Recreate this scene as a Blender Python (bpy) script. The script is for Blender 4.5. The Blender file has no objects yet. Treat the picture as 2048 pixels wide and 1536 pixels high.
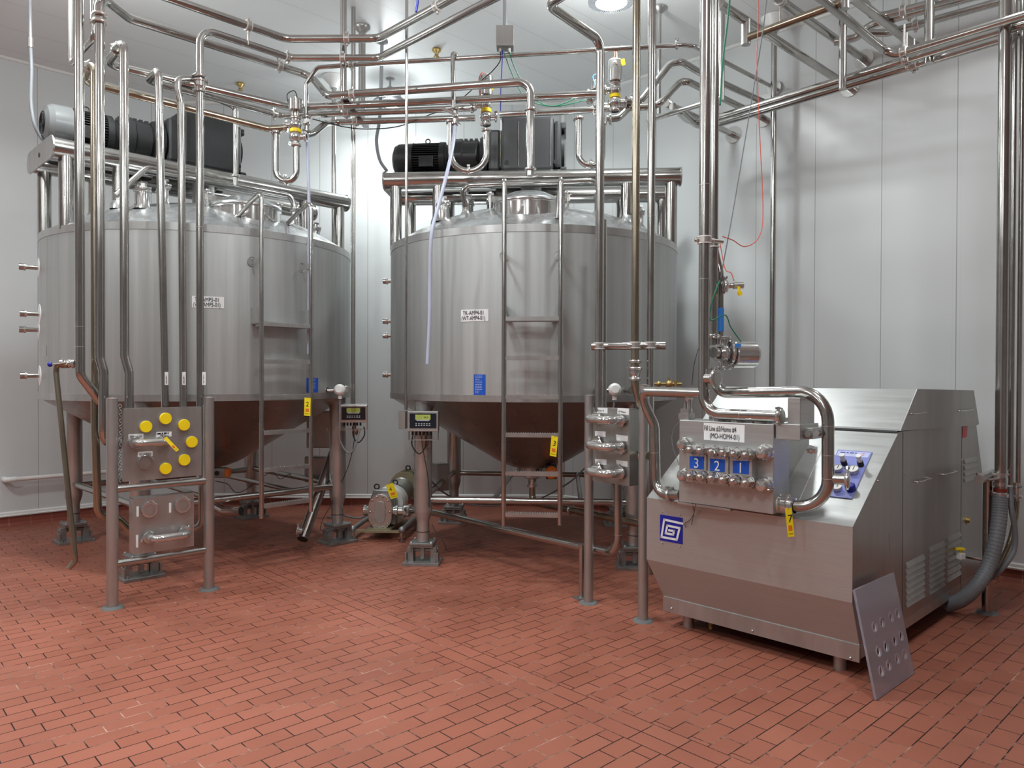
import bpy, math, random
from mathutils import Vector, Matrix
random.seed(7)
PI = math.pi
# ------------------------------------------------------------------ camera, world, light, exposure
FPX, CXP, CYP, HC = 1496.0, 1024.0, 768.0, 1.6
PIT, ROLL = 14/1496.0, 0.003
sc = bpy.context.scene
cam_d = bpy.data.cameras.new('camera'); cam = bpy.data.objects.new('camera', cam_d)
sc.collection.objects.link(cam); sc.camera = cam
cam_d.sensor_fit = 'HORIZONTAL'; cam_d.sensor_width = 36.0; cam_d.lens = 36.0*FPX/2048.0
cam_d.clip_start = 0.05; cam_d.clip_end = 100
cam.matrix_world = Matrix.Translation((0, 0, HC)) @ Matrix.Rotation(PI/2-PIT, 4, 'X') @ Matrix.Rotation(ROLL, 4, 'Z')
w = bpy.data.worlds.new('world'); sc.world = w; w.use_nodes = True
w.node_tree.nodes['Background'].inputs[0].default_value = (0.8, 0.82, 0.85, 1)
w.node_tree.nodes['Background'].inputs[1].default_value = 0.2
sc.view_settings.view_transform = 'Standard'; sc.view_settings.look = 'None'
sc.view_settings.gamma = 1.0; sc.view_settings.use_curve_mapping = False
sc.view_settings.exposure = -0.08
LAMP_W = 62.0
CEIL = 4.97
# lamp grid (x, y, power factor): the first two are in view
LAMPS = [(-1.39, 8.5, .8), (0.81, 6.2, .9), (3.2, 4.85, .35), (-3.3, 5.6, 1.25), (-1.0, 4.35, 1), (1.33, 2.5, .8),
         (-5.2, 3.9, 1.5), (-2.9, 2.0, 1.1), (-.55, .15, 1.1), (-4.8, -.35, 1), (-2.4, -2.2, 1)]

def ray(px, py):
    a = (px-CXP)/FPX; b = -(py-CYP)/FPX
    c, s = math.cos(ROLL), math.sin(ROLL)
    x = a*c-b*s; z = a*s+b*c
    cp, sp = math.cos(PIT), math.sin(PIT)
    return Vector((x, cp+z*sp, z*cp-sp))
def KY(px, py, Y):
    r = ray(px, py); t = Y/r.y; return Vector((r.x*t, Y, HC+r.z*t))
def KZ(px, py, z):
    r = ray(px, py); t = (z-HC)/r.z; return Vector((r.x*t, r.y*t, z))
def KP(px, py, p0, n):
    r = ray(px, py); o = Vector((0, 0, HC)); t = (Vector(p0)-o).dot(Vector(n))/r.dot(Vector(n)); return o+r*t
def VZ(p, py):      # z at which the vertical line through p is seen at image row py
    px = CXP + p.x/p.y*FPX
    return KY(px, py, p.y).z
def VV(p, *pys):    # points on the vertical through p
    return [Vector((p.x, p.y, VZ(p, y))) for y in pys]

# ------------------------------------------------------------------ mesh builder
class MB:
    def __init__(s): s.v = []; s.f = []; s.sm = []
    def add(s, vs, fs, smooth=False, M=None):
        o = len(s.v)
        for p in vs: s.v.append((M @ Vector(p)) if M else Vector(p))
        for f in fs: s.f.append(tuple(i+o for i in f)); s.sm.append(smooth)
        return s
    def box(s, c, size, M=None, rz=0):
        x, y, z = [k/2 for k in size]; R = Matrix.Rotation(rz, 3, 'Z')
        vs = [Vector(c)+R @ Vector((a*x, b*y, d*z)) for a in (-1, 1) for b in (-1, 1) for d in (-1, 1)]
        return s.add(vs, [(0, 1, 3, 2), (4, 6, 7, 5), (0, 4, 5, 1), (2, 3, 7, 6), (0, 2, 6, 4), (1, 5, 7, 3)], False, M)
    def hexa(s, P): # 8 points: bottom 4 ccw, top 4 ccw
        return s.add(P, [(3, 2, 1, 0), (4, 5, 6, 7), (0, 1, 5, 4), (1, 2, 6, 5), (2, 3, 7, 6), (3, 0, 4, 7)])
    def quadbox(s, P, n): # flat quad P (4 pts) thickened along -n
        n = Vector(n); B = [Vector(p)-n for p in P]
        return s.add([Vector(p) for p in P]+B, [(0, 1, 2, 3), (7, 6, 5, 4), (0, 4, 5, 1), (1, 5, 6, 2), (2, 6, 7, 3), (3, 7, 4, 0)])
    def tube(s, pts, r, bend=0.08, seg=16, caps=True, r2=None, hollow=0):
        P = fillet([Vector(p) for p in pts], bend)
        n = len(P)
        T = [(P[min(i+1, n-1)]-P[max(i-1, 0)]).normalized() for i in range(n)]
        a = Vector((0, 0, 1)) if abs(T[0].z) < .9 else Vector((1, 0, 0))
        N = (a-T[0]*a.dot(T[0])).normalized(); vs = []
        for i in range(n):
            N = (N-T[i]*N.dot(T[i])).normalized(); B = T[i].cross(N)
            rr = r if r2 is None else r+(r2-r)*i/(n-1)
            for k in range(seg):
                t = 2*PI*k/seg; vs.append(P[i]+(N*math.cos(t)+B*math.sin(t))*rr)
        fs = [(i*seg+k, i*seg+(k+1) % seg, (i+1)*seg+(k+1) % seg, (i+1)*seg+k) for i in range(n-1) for k in range(seg)]
        s.add(vs, fs, True)
        if caps:
            s.add(vs[:seg], [tuple(range(seg-1, -1, -1))]); s.add(vs[-seg:], [tuple(range(seg))])
        return s
    def lathe(s, prof, seg=32, M=None, smooth=True, flat=()):
        # prof: list of (r, z); sharp rings made by repeating a point
        vs = []; fs = []
        for (r, z) in prof:
            for k in range(seg):
                t = 2*PI*k/seg; vs.append((r*math.cos(t), r*math.sin(t), z))
        for i in range(len(prof)-1):
            if prof[i] == prof[i+1]: continue
            for k in range(seg):
                fs.append((i*seg+k, i*seg+(k+1) % seg, (i+1)*seg+(k+1) % seg, (i+1)*seg+k))
        return s.add(vs, fs, smooth, M)
    def cyl(s, p0, p1, r, r2=None, seg=20, cap=True):
        p0, p1 = Vector(p0), Vector(p1); d = p1-p0; L = d.length
        M = Matrix.Translation(p0) @ d.to_track_quat('Z', 'Y').to_matrix().to_4x4()
        r2 = r if r2 is None else r2
        s.lathe([(r, 0), (r2, L)], seg, M)
        if cap:
            s.lathe([(0, 0), (r, 0)], seg, M, False); s.lathe([(r2, L), (0, L)], seg, M, False)
        return s
    def turn(s, p0, d, prof, seg=24):  # lathe along direction d from p0; prof sharp
        d = Vector(d).normalized()
        M = Matrix.Translation(p0) @ d.to_track_quat('Z', 'Y').to_matrix().to_4x4()
        pr = []
        for i, q in enumerate(prof):
            pr.append(q)
            if 0 < i < len(prof)-1: pr.append(q)
        return s.lathe(pr, seg, M)
    def sphere(s, c, r, sx=1, sy=1, sz=1, seg=16, rings=10, M=None):
        vs = []; fs = []
        for i in range(rings+1):
            a = PI*i/rings
            for k in range(seg):
                t = 2*PI*k/seg
                vs.append(Vector((r*sx*math.sin(a)*math.cos(t), r*sy*math.sin(a)*math.sin(t), r*sz*math.cos(a)))+Vector(c))
        for i in range(rings):
            for k in range(seg): fs.append((i*seg+k, (i+1)*seg+k, (i+1)*seg+(k+1) % seg, i*seg+(k+1) % seg))
        return s.add(vs, fs, True, M)
    def ext(s, poly, d, M=None): # extrude planar polygon (3D pts) by vector d
        d = Vector(d); P = [Vector(p) for p in poly]; n = len(P)
        fs = [tuple(range(n-1, -1, -1)), tuple(range(n, 2*n))]+[(i, (i+1) % n, n+(i+1) % n, n+i) for i in range(n)]
        return s.add(P+[p+d for p in P], fs, False, M)
    def torus(s, c, d, R, r, a0=0, a1=2*PI, seg=24):
        d = Vector(d).normalized(); q = d.to_track_quat('Z', 'Y')
        n = seg; pts = [Vector(c)+q @ Vector((R*math.cos(a0+(a1-a0)*i/n), R*math.sin(a0+(a1-a0)*i/n), 0)) for i in range(n+1)]
        return s.tube(pts, r, 0, 8)

def fillet(P, R):
    if R <= 0 or len(P) < 3: return P
    out = [P[0]]
    for i in range(1, len(P)-1):
        a, b, c = P[i-1], P[i], P[i+1]
        u = a-b; v = c-b; la, lc = u.length, v.length
        if la < 1e-6 or lc < 1e-6: continue
        u /= la; v /= lc
        ang = u.angle(v, PI)
        if ang > PI-.03: out.append(b); continue
        t = R/math.tan(ang/2); t = min(t, la*.49, lc*.49); r = t*math.tan(ang/2)
        cen = b+(u+v).normalized()*(r/math.sin(ang/2))
        p0 = b+u*t; p1 = b+v*t; w0 = p0-cen; w1 = p1-cen; tot = PI-ang; k = max(3, int(tot/.18))
        ax = w0.cross(w1).normalized()
        for j in range(k+1): out.append(cen+Matrix.Rotation(tot*j/k, 3, ax) @ w0)
    out.append(P[-1]); return out
def smooth_path(P, k=8):  # catmull-rom through points (hoses, cables)
    P = [Vector(p) for p in P]; Q = [P[0]*2-P[1]]+P+[P[-1]*2-P[-2]]; out = []
    for i in range(1, len(Q)-2):
        a, b, c, d = Q[i-1:i+3]
        for j in range(k):
            t = j/k
            out.append(.5*((2*b)+(c-a)*t+(2*a-5*b+4*c-d)*t*t+(3*b-a-3*c+d)*t**3))
    out.append(P[-1]); return out

# ------------------------------------------------------------------ materials
MATS = {}
def nodes(name):
    m = bpy.data.materials.new(name); m.use_nodes = True
    nt = m.node_tree; b = nt.nodes['Principled BSDF']; MATS[name] = m
    return m, nt, b
def plain(name, col, rough=.5, metal=0, bump=0, var=.06, scale=8, emit=None, spec=None, trans=0, alpha=None, coat=0):
    m, nt, b = nodes(name); N, L = nt.nodes, nt.links
    tc = N.new('ShaderNodeTexCoord'); no = N.new('ShaderNodeTexNoise'); no.inputs['Scale'].default_value = scale
    no.inputs['Detail'].default_value = 4
    L.new(tc.outputs['Object'], no.inputs['Vector'])
    mr = N.new('ShaderNodeMapRange'); mr.inputs['To Min'].default_value = 1-var; mr.inputs['To Max'].default_value = 1+var
    L.new(no.outputs['Fac'], mr.inputs['Value'])
    hs = N.new('ShaderNodeHueSaturation'); hs.inputs['Color'].default_value = (*col, 1)
    L.new(mr.outputs[0], hs.inputs['Value']); L.new(hs.outputs[0], b.inputs['Base Color'])
    b.inputs['Roughness'].default_value = rough; b.inputs['Metallic'].default_value = metal
    if spec is not None: b.inputs['Specular IOR Level'].default_value = spec
    if coat: b.inputs['Coat Weight'].default_value = coat
    if bump:
        bp = N.new('ShaderNodeBump'); bp.inputs['Strength'].default_value = bump; bp.inputs['Distance'].default_value = .01
        L.new(no.outputs['Fac'], bp.inputs['Height']); L.new(bp.outputs[0], b.inputs['Normal'])
    if emit: b.inputs['Emission Color'].default_value = (*emit[0], 1); b.inputs['Emission Strength'].default_value = emit[1]
    if trans: b.inputs['Transmission Weight'].default_value = trans
    if alpha is not None: b.inputs['Alpha'].default_value = alpha
    return m
def steel(name, col, r0, r1, sc3=(1, 1, 1), scale=6, var=.12, bump=0.0, met=.82):
    """stainless steel with noise that varies tone and gloss; sc3 stretches it for brushing"""
    m, nt, b = nodes(name); N, L = nt.nodes, nt.links
    tc = N.new('ShaderNodeTexCoord'); mp = N.new('ShaderNodeMapping'); mp.inputs['Scale'].default_value = sc3
    L.new(tc.outputs['Object'], mp.inputs['Vector'])
    no = N.new('ShaderNodeTexNoise'); no.inputs['Scale'].default_value = scale; no.inputs['Detail'].default_value = 6
    no.inputs['Roughness'].default_value = .6
    L.new(mp.outputs[0], no.inputs['Vector'])
    mr = N.new('ShaderNodeMapRange'); mr.inputs['From Min'].default_value = .3; mr.inputs['From Max'].default_value = .7
    mr.inputs['To Min'].default_value = 1-var; mr.inputs['To Max'].default_value = 1+var
    L.new(no.outputs['Fac'], mr.inputs['Value'])
    hs = N.new('ShaderNodeHueSaturation'); hs.inputs['Color'].default_value = (*col, 1)
    L.new(mr.outputs[0], hs.inputs['Value']); L.new(hs.outputs[0], b.inputs['Base Color'])
    b.inputs['Metallic'].default_value = met
    rr = N.new('ShaderNodeMapRange'); rr.inputs['From Min'].default_value = .3; rr.inputs['From Max'].default_value = .7
    rr.inputs['To Min'].default_value = r0; rr.inputs['To Max'].default_value = r1
    n2 = N.new('ShaderNodeTexNoise'); n2.inputs['Scale'].default_value = scale*.45; n2.inputs['Detail'].default_value = 5
    L.new(mp.outputs[0], n2.inputs['Vector']); L.new(n2.outputs['Fac'], rr.inputs['Value']); L.new(rr.outputs[0], b.inputs['Roughness'])
    if bump:
        bp = N.new('ShaderNodeBump'); bp.inputs['Strength'].default_value = bump; bp.inputs['Distance'].default_value = .004
        L.new(no.outputs['Fac'], bp.inputs['Height']); L.new(bp.outputs[0], b.inputs['Normal'])
    return m
steel('pipe_steel', (.46, .45, .43), .12, .22, (1, 1, 1), 7, .10, met=.95)
steel('pipe_steel_stained', (.37, .325, .25), .18, .32, (1, 1, .35), 9, .2, met=.95)
steel('polished', (.58, .575, .56), .08, .16, (1, 1, 1), 9, .08)
steel('leg_steel', (.47, .475, .465), .2, .3, (1, 1, .25), 8, .1, met=.7)
steel('satin', (.46, .455, .445), .30, .42, (1, 1, .2), 12, .12)
steel('tank_steel', (.47, .48, .472), .42, .55, (1, 1, .03), 11, .13)
steel('dome_steel', (.55, .56, .565), .16, .30, (1, 1, 1), 22, .16, .12)
steel('cone_steel', (.44, .43, .42), .22, .34, (1, 1, .3), 4, .12)
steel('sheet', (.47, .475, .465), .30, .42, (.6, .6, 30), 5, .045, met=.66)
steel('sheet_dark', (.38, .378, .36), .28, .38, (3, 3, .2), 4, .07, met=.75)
steel('cast', (.56, .52, .49), .24, .34, (1, 1, 1), 30, .1, .08)
steel('zinc', (.33, .335, .33), .38, .55, (1, 1, 1), 14, .15)
steel('brass', (.55, .40, .16), .3, .4)
plain('white_paint', (.80, .80, .78), .35)
plain('label_white', (.80, .80, .80), .5, var=.03)
plain('ink', (.015, .015, .018), .6)
plain('motor_black', (.009, .009, .010), .5, bump=.15, scale=40, var=.25)
plain('gear_dark', (.016, .016, .017), .42, bump=.05, scale=20, var=.2)
plain('gear_grey', (.05, .05, .052), .32, var=.15, scale=3)
plain('fan_cover', (.15, .155, .155), .25, var=.1)
plain('black_rubber', (.012, .012, .013), .5)
plain('grey_rubber', (.19, .20, .215), .55, var=.12)
plain('hose_clear', (.62, .66, .82), .3, var=.05, trans=.25)
plain('yellow', (.90, .66, .005), .45, var=.04)
plain('tag_yellow', (.95, .76, .01), .5, var=.04)
plain('orange_red', (.80, .20, .02), .5)
plain('blue_label', (.005, .085, .50), .45, var=.25, scale=60)
plain('blue_deep', (.004, .012, .30), .4)
plain('blue_tape', (.03, .20, .62), .6)
plain('lilac', (.25, .28, .66), .25, var=.1, scale=5)
plain('lilac_light', (.52, .55, .80), .3)
plain('lcd', (.42, .52, .12), .3)
plain('panel_navy', (.008, .014, .025), .3)
plain('key_grey', (.45, .5, .52), .4)
plain('red_label', (.70, .03, .05), .4)
plain('silicone_red', (.20, .025, .015), .5)
plain('wire_red', (.75, .12, .08), .45)
plain('wire_green', (.0, .20, .10), .45)
plain('wire_blue', (.01, .02, .5), .45)
plain('pvc_white', (.82, .78, .75), .35)
plain('pump_white', (.72, .73, .70), .22, coat=.4, var=.05)
plain('motor_olive', (.42, .40, .26), .3, metal=.6, var=.2, scale=20)
plain('rubber_ring', (.78, .78, .76), .5)
plain('box_grey', (.085, .09, .088), .42)
plain('gauge_face', (.85, .85, .83), .4)
plain('grout_grey', (.15, .155, .15), .7, bump=.4, scale=50)
plain('lamp_alu', (.42, .43, .45), .4, metal=.5)
plain('lamp_lens', (.9, .9, .9), .4, emit=((.95, .98, 1.0), 22))
plain('red_wood', (.2, .08, .05), .4, metal=.3)
plain('poly_clear', (.66, .64, .72), .15, var=.15, scale=3, trans=.72)
MATS['poly_clear'].node_tree.nodes['Principled BSDF'].inputs['IOR'].default_value = 1.3

def panel_mat(name, col, rough, axis, phase, pitch, line=.0035, dark=.55, bumpy=True):
    """white wall cladding: seams every `pitch` metres along a world direction"""
    m, nt, b = nodes(name); N, L = nt.nodes, nt.links
    g = N.new('ShaderNodeNewGeometry')
    dp = N.new('ShaderNodeVectorMath'); dp.operation = 'DOT_PRODUCT'; dp.inputs[1].default_value = axis
    L.new(g.outputs['Position'], dp.inputs[0])
    def M(op, a, bb, c=None):
        n = N.new('ShaderNodeMath'); n.operation = op
        for i, q in enumerate((a, bb, c)):
            if q is None: continue
            if hasattr(q, 'links'): L.new(q, n.inputs[i])
            else: n.inputs[i].default_value = q
        return n.outputs[0]
    t = M('SUBTRACT', dp.outputs['Value'], phase-100*pitch)
    f = M('MODULO', t, pitch); f = M('ABSOLUTE', M('SUBTRACT', f, pitch/2), 0)
    e = M('SUBTRACT', pitch/2, f)
    seam = M('LESS_THAN', e, line)
    e2 = M('ABSOLUTE', M('SUBTRACT', e, .028), 0); groove = M('LESS_THAN', e2, .0022)
    no = N.new('ShaderNodeTexNoise'); no.inputs['Scale'].default_value = 1.3; no.inputs['Detail'].default_value = 5
    L.new(g.outputs['Position'], no.inputs['Vector'])
    mr = N.new('ShaderNodeMapRange'); mr.inputs['To Min'].default_value = .96; mr.inputs['To Max'].default_value = 1.03
    L.new(no.outputs['Fac'], mr.inputs['Value'])
    v = M('MULTIPLY', mr.outputs[0], M('SUBTRACT', 1.0, M('MULTIPLY', seam, 1-dark)))
    v = M('MULTIPLY', v, M('SUBTRACT', 1.0, M('MULTIPLY', groove, .05)))
    hs = N.new('ShaderNodeHueSaturation'); hs.inputs['Color'].default_value = (*col, 1)
    L.new(v, hs.inputs['Value']); L.new(hs.outputs[0], b.inputs['Base Color'])
    b.inputs['Roughness'].default_value = rough
    n3 = N.new('ShaderNodeTexNoise'); n3.inputs['Scale'].default_value = 14; n3.inputs['Detail'].default_value = 2
    L.new(g.outputs['Position'], n3.inputs['Vector'])
    bp = N.new('ShaderNodeBump'); bp.inputs['Strength'].default_value = .06; bp.inputs['Distance'].default_value = .01
    L.new(n3.outputs['Fac'], bp.inputs['Height']); L.new(bp.outputs[0], b.inputs['Normal'])
    return m
S2 = 2**-.5
WALLC = (.66, .68, .68)
panel_mat('wall_left_mat', WALLC, .33, (S2, S2, 0), 2.11, .59)
panel_mat('wall_right_mat', WALLC, .33, (-S2, S2, 0), 1.78, .59)
panel_mat('wall_back_mat', WALLC, .33, (1, 0, 0), -1.78, .59)
panel_mat('wall_rear_mat', (.42, .43, .43), .4, (S2, S2, 0), 0, 1.2)
panel_mat('ceiling_mat', (.80, .82, .82), .38, (-S2, S2, 0), .35, .59, .003, .72)

def floor_material():
    m, nt, b = nodes('quarry_tile'); N, L = nt.nodes, nt.links
    g = N.new('ShaderNodeNewGeometry'); mp = N.new('ShaderNodeMapping'); mp.vector_type = 'POINT'
    mp.inputs['Rotation'].default_value = (0, 0, -math.radians(43.0)); L.new(g.outputs['Position'], mp.inputs['Vector'])
    def brick(off, rot=0, loc=(0, 0, 0)):
        m2 = N.new('ShaderNodeMapping'); m2.inputs['Rotation'].default_value = (0, 0, rot); m2.inputs['Location'].default_value = loc
        L.new(mp.outputs[0], m2.inputs['Vector'])
        t = N.new('ShaderNodeTexBrick'); t.offset = off; t.offset_frequency = 2; t.squash = 1
        t.inputs['Scale'].default_value = 1; t.inputs['Brick Width'].default_value = .2; t.inputs['Row Height'].default_value = .1
        t.inputs['Mortar Size'].default_value = .0029; t.inputs['Mortar Smooth'].default_value = .1; t.inputs['Bias'].default_value = 0
        t.inputs['Color1'].default_value = (.345, .122, .079, 1); t.inputs['Color2'].default_value = (.305, .103, .066, 1)
        t.inputs['Mortar'].default_value = (0, 0, 0, 1)
        L.new(m2.outputs[0], t.inputs['Vector']); return t
    A = brick(.5, 0, (.045, .02, 0)); B = brick(0.0, PI/2, (.06, 2.775, 0))
    sx = N.new('ShaderNodeSeparateXYZ'); L.new(mp.outputs[0], sx.inputs[0])
    def M(op, a, bb):
        n = N.new('ShaderNodeMath'); n.operation = op
        for i, q in enumerate((a, bb)):
            if hasattr(q, 'links'): L.new(q, n.inputs[i])
            else: n.inputs[i].default_value = q
        return n.outputs[0]
    d = M('ABSOLUTE', M('SUBTRACT', sx.outputs[0], 2.725), 0)
    band = M('LESS_THAN', d, .1)
    edge = M('LESS_THAN', M('ABSOLUTE', M('SUBTRACT', d, .1), 0), .002)
    mx = N.new('ShaderNodeMix'); mx.data_type = 'RGBA'
    L.new(band, mx.inputs['Factor']); L.new(A.outputs['Color'], mx.inputs[6]); L.new(B.outputs['Color'], mx.inputs[7])
    mf = N.new('ShaderNodeMix'); L.new(band, mf.inputs[0]); L.new(A.outputs['Fac'], mf.inputs[2]); L.new(B.outputs['Fac'], mf.inputs[3])
    fac = M('MAXIMUM', mf.outputs[0], edge)
    # grout: mostly dark brown, pale and chipped in places
    no = N.new('ShaderNodeTexNoise'); no.inputs['Scale'].default_value = 2.4; no.inputs['Detail'].default_value = 8; no.inputs['Roughness'].default_value = .75
    L.new(g.outputs['Position'], no.inputs['Vector'])
    gr = N.new('ShaderNodeValToRGB'); gr.color_ramp.elements[0].position = .50; gr.color_ramp.elements[0].color = (.022, .011, .009, 1)
    gr.color_ramp.elements[1].position = .66; gr.color_ramp.elements[1].color = (.62, .36, .28, 1)
    L.new(no.outputs['Fac'], gr.inputs[0])
    # tile tone
    n2 = N.new('ShaderNodeTexNoise'); n2.inputs['Scale'].default_value = 1.1; n2.inputs['Detail'].default_value = 6
    L.new(g.outputs['Position'], n2.inputs['Vector'])
    mr = N.new('ShaderNodeMapRange'); mr.inputs['From Min'].default_value = .3; mr.inputs['From Max'].default_value = .7; mr.inputs['To Min'].default_value = .86; mr.inputs['To Max'].default_value = 1.12
    L.new(n2.outputs['Fac'], mr.inputs['Value'])
    hs = N.new('ShaderNodeHueSaturation'); L.new(mx.outputs[2], hs.inputs['Color']); L.new(mr.outputs[0], hs.inputs['Value'])
    fin = N.new('ShaderNodeMix'); fin.data_type = 'RGBA'; L.new(fac, fin.inputs['Factor']); L.new(hs.outputs[0], fin.inputs[6]); L.new(gr.outputs[0], fin.inputs[7])
    L.new(fin.outputs[2], b.inputs['Base Color'])
    rr = N.new('ShaderNodeMapRange'); rr.inputs['To Min'].default_value = .38; rr.inputs['To Max'].default_value = .6
    L.new(n2.outputs['Fac'], rr.inputs['Value']); L.new(rr.outputs[0], b.inputs['Roughness'])
    b.inputs['Specular IOR Level'].default_value = .2
    inv = M('SUBTRACT', 1.0, fac)
    bp = N.new('ShaderNodeBump'); bp.inputs['Strength'].default_value = .5; bp.inputs['Distance'].default_value = .003
    L.new(inv, bp.inputs['Height']); L.new(bp.outputs[0], b.inputs['Normal'])
floor_material()
m_, nt_, b_ = nodes('base_tile'); _t = nt_.nodes.new('ShaderNodeTexBrick'); _g = nt_.nodes.new('ShaderNodeTexCoord')
_t.inputs['Scale'].default_value = 1; _t.offset = 0; _t.inputs['Brick Width'].default_value = .2; _t.inputs['Row Height'].default_value = .5
_t.inputs['Mortar Size'].default_value = .002; _t.inputs['Color1'].default_value = (.27, .08, .055, 1); _t.inputs['Color2'].default_value = (.23, .065, .045, 1); _t.inputs['Mortar'].default_value = (.45, .25, .2, 1)
nt_.links.new(_g.outputs['Object'], _t.inputs['Vector']); nt_.links.new(_t.outputs['Color'], b_.inputs['Base Color']); b_.inputs['Roughness'].default_value = .35

# ------------------------------------------------------------------ objects
COL = sc.collection
def mk(name, mb, mat, parent=None, inv=None, bevel=0, label=None, sharp=None):
    me = bpy.data.meshes.new(name)
    vs = [(inv @ v) if inv else v for v in mb.v]
    me.from_pydata([tuple(v) for v in vs], [], mb.f)
    me.polygons.foreach_set('use_smooth', mb.sm)
    me.materials.append(MATS[mat]); me.update()
    o = bpy.data.objects.new(name, me); COL.objects.link(o)
    if parent: o.parent = parent
    if bevel:
        b = o.modifiers.new('bevel', 'BEVEL'); b.width = bevel; b.segments = 2; b.limit_method = 'ANGLE'; b.angle_limit = .6
    if label: o['label'] = label
    return o
class Thing:
    """an Empty at the thing's base that parents its parts"""
    def __init__(s, name, label, cat, loc=(0, 0, 0), rz=0, group=None):
        o = bpy.data.objects.new(name, None); COL.objects.link(o); o.empty_display_size = .1
        o.location = loc; o.rotation_euler = (0, 0, rz); o['label'] = label; o['category'] = cat
        if group: o['group'] = group
        s.o = o; s.M = Matrix.Translation(Vector(loc)) @ Matrix.Rotation(rz, 4, 'Z'); s.inv = s.M.inverted()
    def w(s, name, mb, mat, parent=None, **k):   # mesh given in world coordinates
        return mk(name, mb, mat, parent or s.o, s.inv, **k)
    def l(s, name, mb, mat, parent=None, **k):   # mesh given in the thing's own coordinates
        return mk(name, mb, mat, parent or s.o, None, **k)
    def text(s, body, p, right, up, h, mat='ink', parent=None, sx=1.0, world=True, name='lettering'):
        """lettering lying on a surface: p = left end of the base line"""
        cu = bpy.data.curves.new(name, 'FONT'); cu.body = body; cu.size = h*1.38; cu.extrude = .0004
        tmp = bpy.data.objects.new('tmp', cu); me = bpy.data.meshes.new_from_object(tmp); bpy.data.objects.remove(tmp)
        me.name = name; me.materials.clear(); me.materials.append(MATS[mat])
        o = bpy.data.objects.new(name, me); COL.objects.link(o); o.parent = parent or s.o
        R = Vector(right).normalized(); U = Vector(up); U = (U-R*U.dot(R)).normalized(); Nn = R.cross(U)
        m = Matrix(((R.x, U.x, Nn.x, p[0]), (R.y, U.y, Nn.y, p[1]), (R.z, U.z, Nn.z, p[2]), (0, 0, 0, 1))) @ Matrix.Diagonal((sx, 1, 1, 1))
        o.matrix_local = (s.inv @ m) if world else m
        return o
def dashes(t, p, right, up, w_, h_, rows, mat='label_white', parent=None, world=True, fill=.8):
    """rows of print too small to read; p = lower left corner"""
    R = Vector(right).normalized(); U2 = Vector(up); U2 = (U2-R*U2.dot(R)).normalized(); n = R.cross(U2); mb = MB(); rn = random.Random(rows*7+1)
    for i in range(rows):
        x = w_*.06; y = h_*(i+.5)/rows; th = h_/rows*.32; end = w_*(fill if rn.random() < .7 else fill*.6)
        while x < end:
            L = w_*rn.uniform(.08, .24); L = min(L, end-x+.001); c = Vector(p)+R*x+U2*y
            mb.quadbox([c, c+R*L, c+R*L+U2*th, c+U2*th], n*.0004); x += L+w_*.05
    return (t.w if world else t.l)('printed_text', mb, mat, parent)
def one(name, mb, mat, label, cat, group=None, loc=None, **k):
    """a thing that is a single mesh; origin moved to loc"""
    loc = Vector(loc) if loc is not None else Vector((sum(v.x for v in mb.v)/len(mb.v), sum(v.y for v in mb.v)/len(mb.v), min(v.z for v in mb.v)))
    o = mk(name, mb, mat, None, Matrix.Translation(-loc), **k); o.location = loc
    o['label'] = label; o['category'] = cat
    if group: o['group'] = group
    return o
def struct(name, mb, mat, parent=None, **k):
    o = mk(name, mb, mat, parent, **k)
    if not parent: o['kind'] = 'structure'
    return o

# ------------------------------------------------------------------ the room
UR, VL = 9.85*S2, 13.3*S2      # right wall u = UR, left wall v = VL (u=(x+y)/sqrt2, v=(y-x)/sqrt2)
UB, VB, YB = -7.5, -6.5, 9.22
def uv(u, v, z=0): return Vector(((u-v)*S2, (u+v)*S2, z))
c0 = uv(UB, VB); c1 = uv(UR, VB); c2 = Vector((9.85-YB, YB, 0)); c3 = Vector((YB-13.3, YB, 0)); c4 = uv(UB, VL)
ring = [c0, c1, c2, c3, c4]
cent = Vector((0, 1, 0))
def wall(name, a, b, mat, th=.15):
    d = (b-a).normalized(); n = Vector((d.y, -d.x, 0))
    if n.dot(cent-a) > 0: n = -n
    mb = MB(); A, B = a-d*0, b+d*0
    mb.hexa([A, B, B+n*th, A+n*th]+[q+Vector((0, 0, CEIL)) for q in (A, B, B+n*th, A+n*th)])
    return struct(name, mb, mat), d, -n
mbf = MB(); mbf.ext([p+Vector((0, 0, -.12)) for p in ring], (0, 0, .12)); struct('floor', mbf, 'quarry_tile')
mbc = MB(); mbc.ext([p+Vector((0, 0, CEIL)) for p in ring], (0, 0, .12)); struct('ceiling', mbc, 'ceiling_mat')
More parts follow.
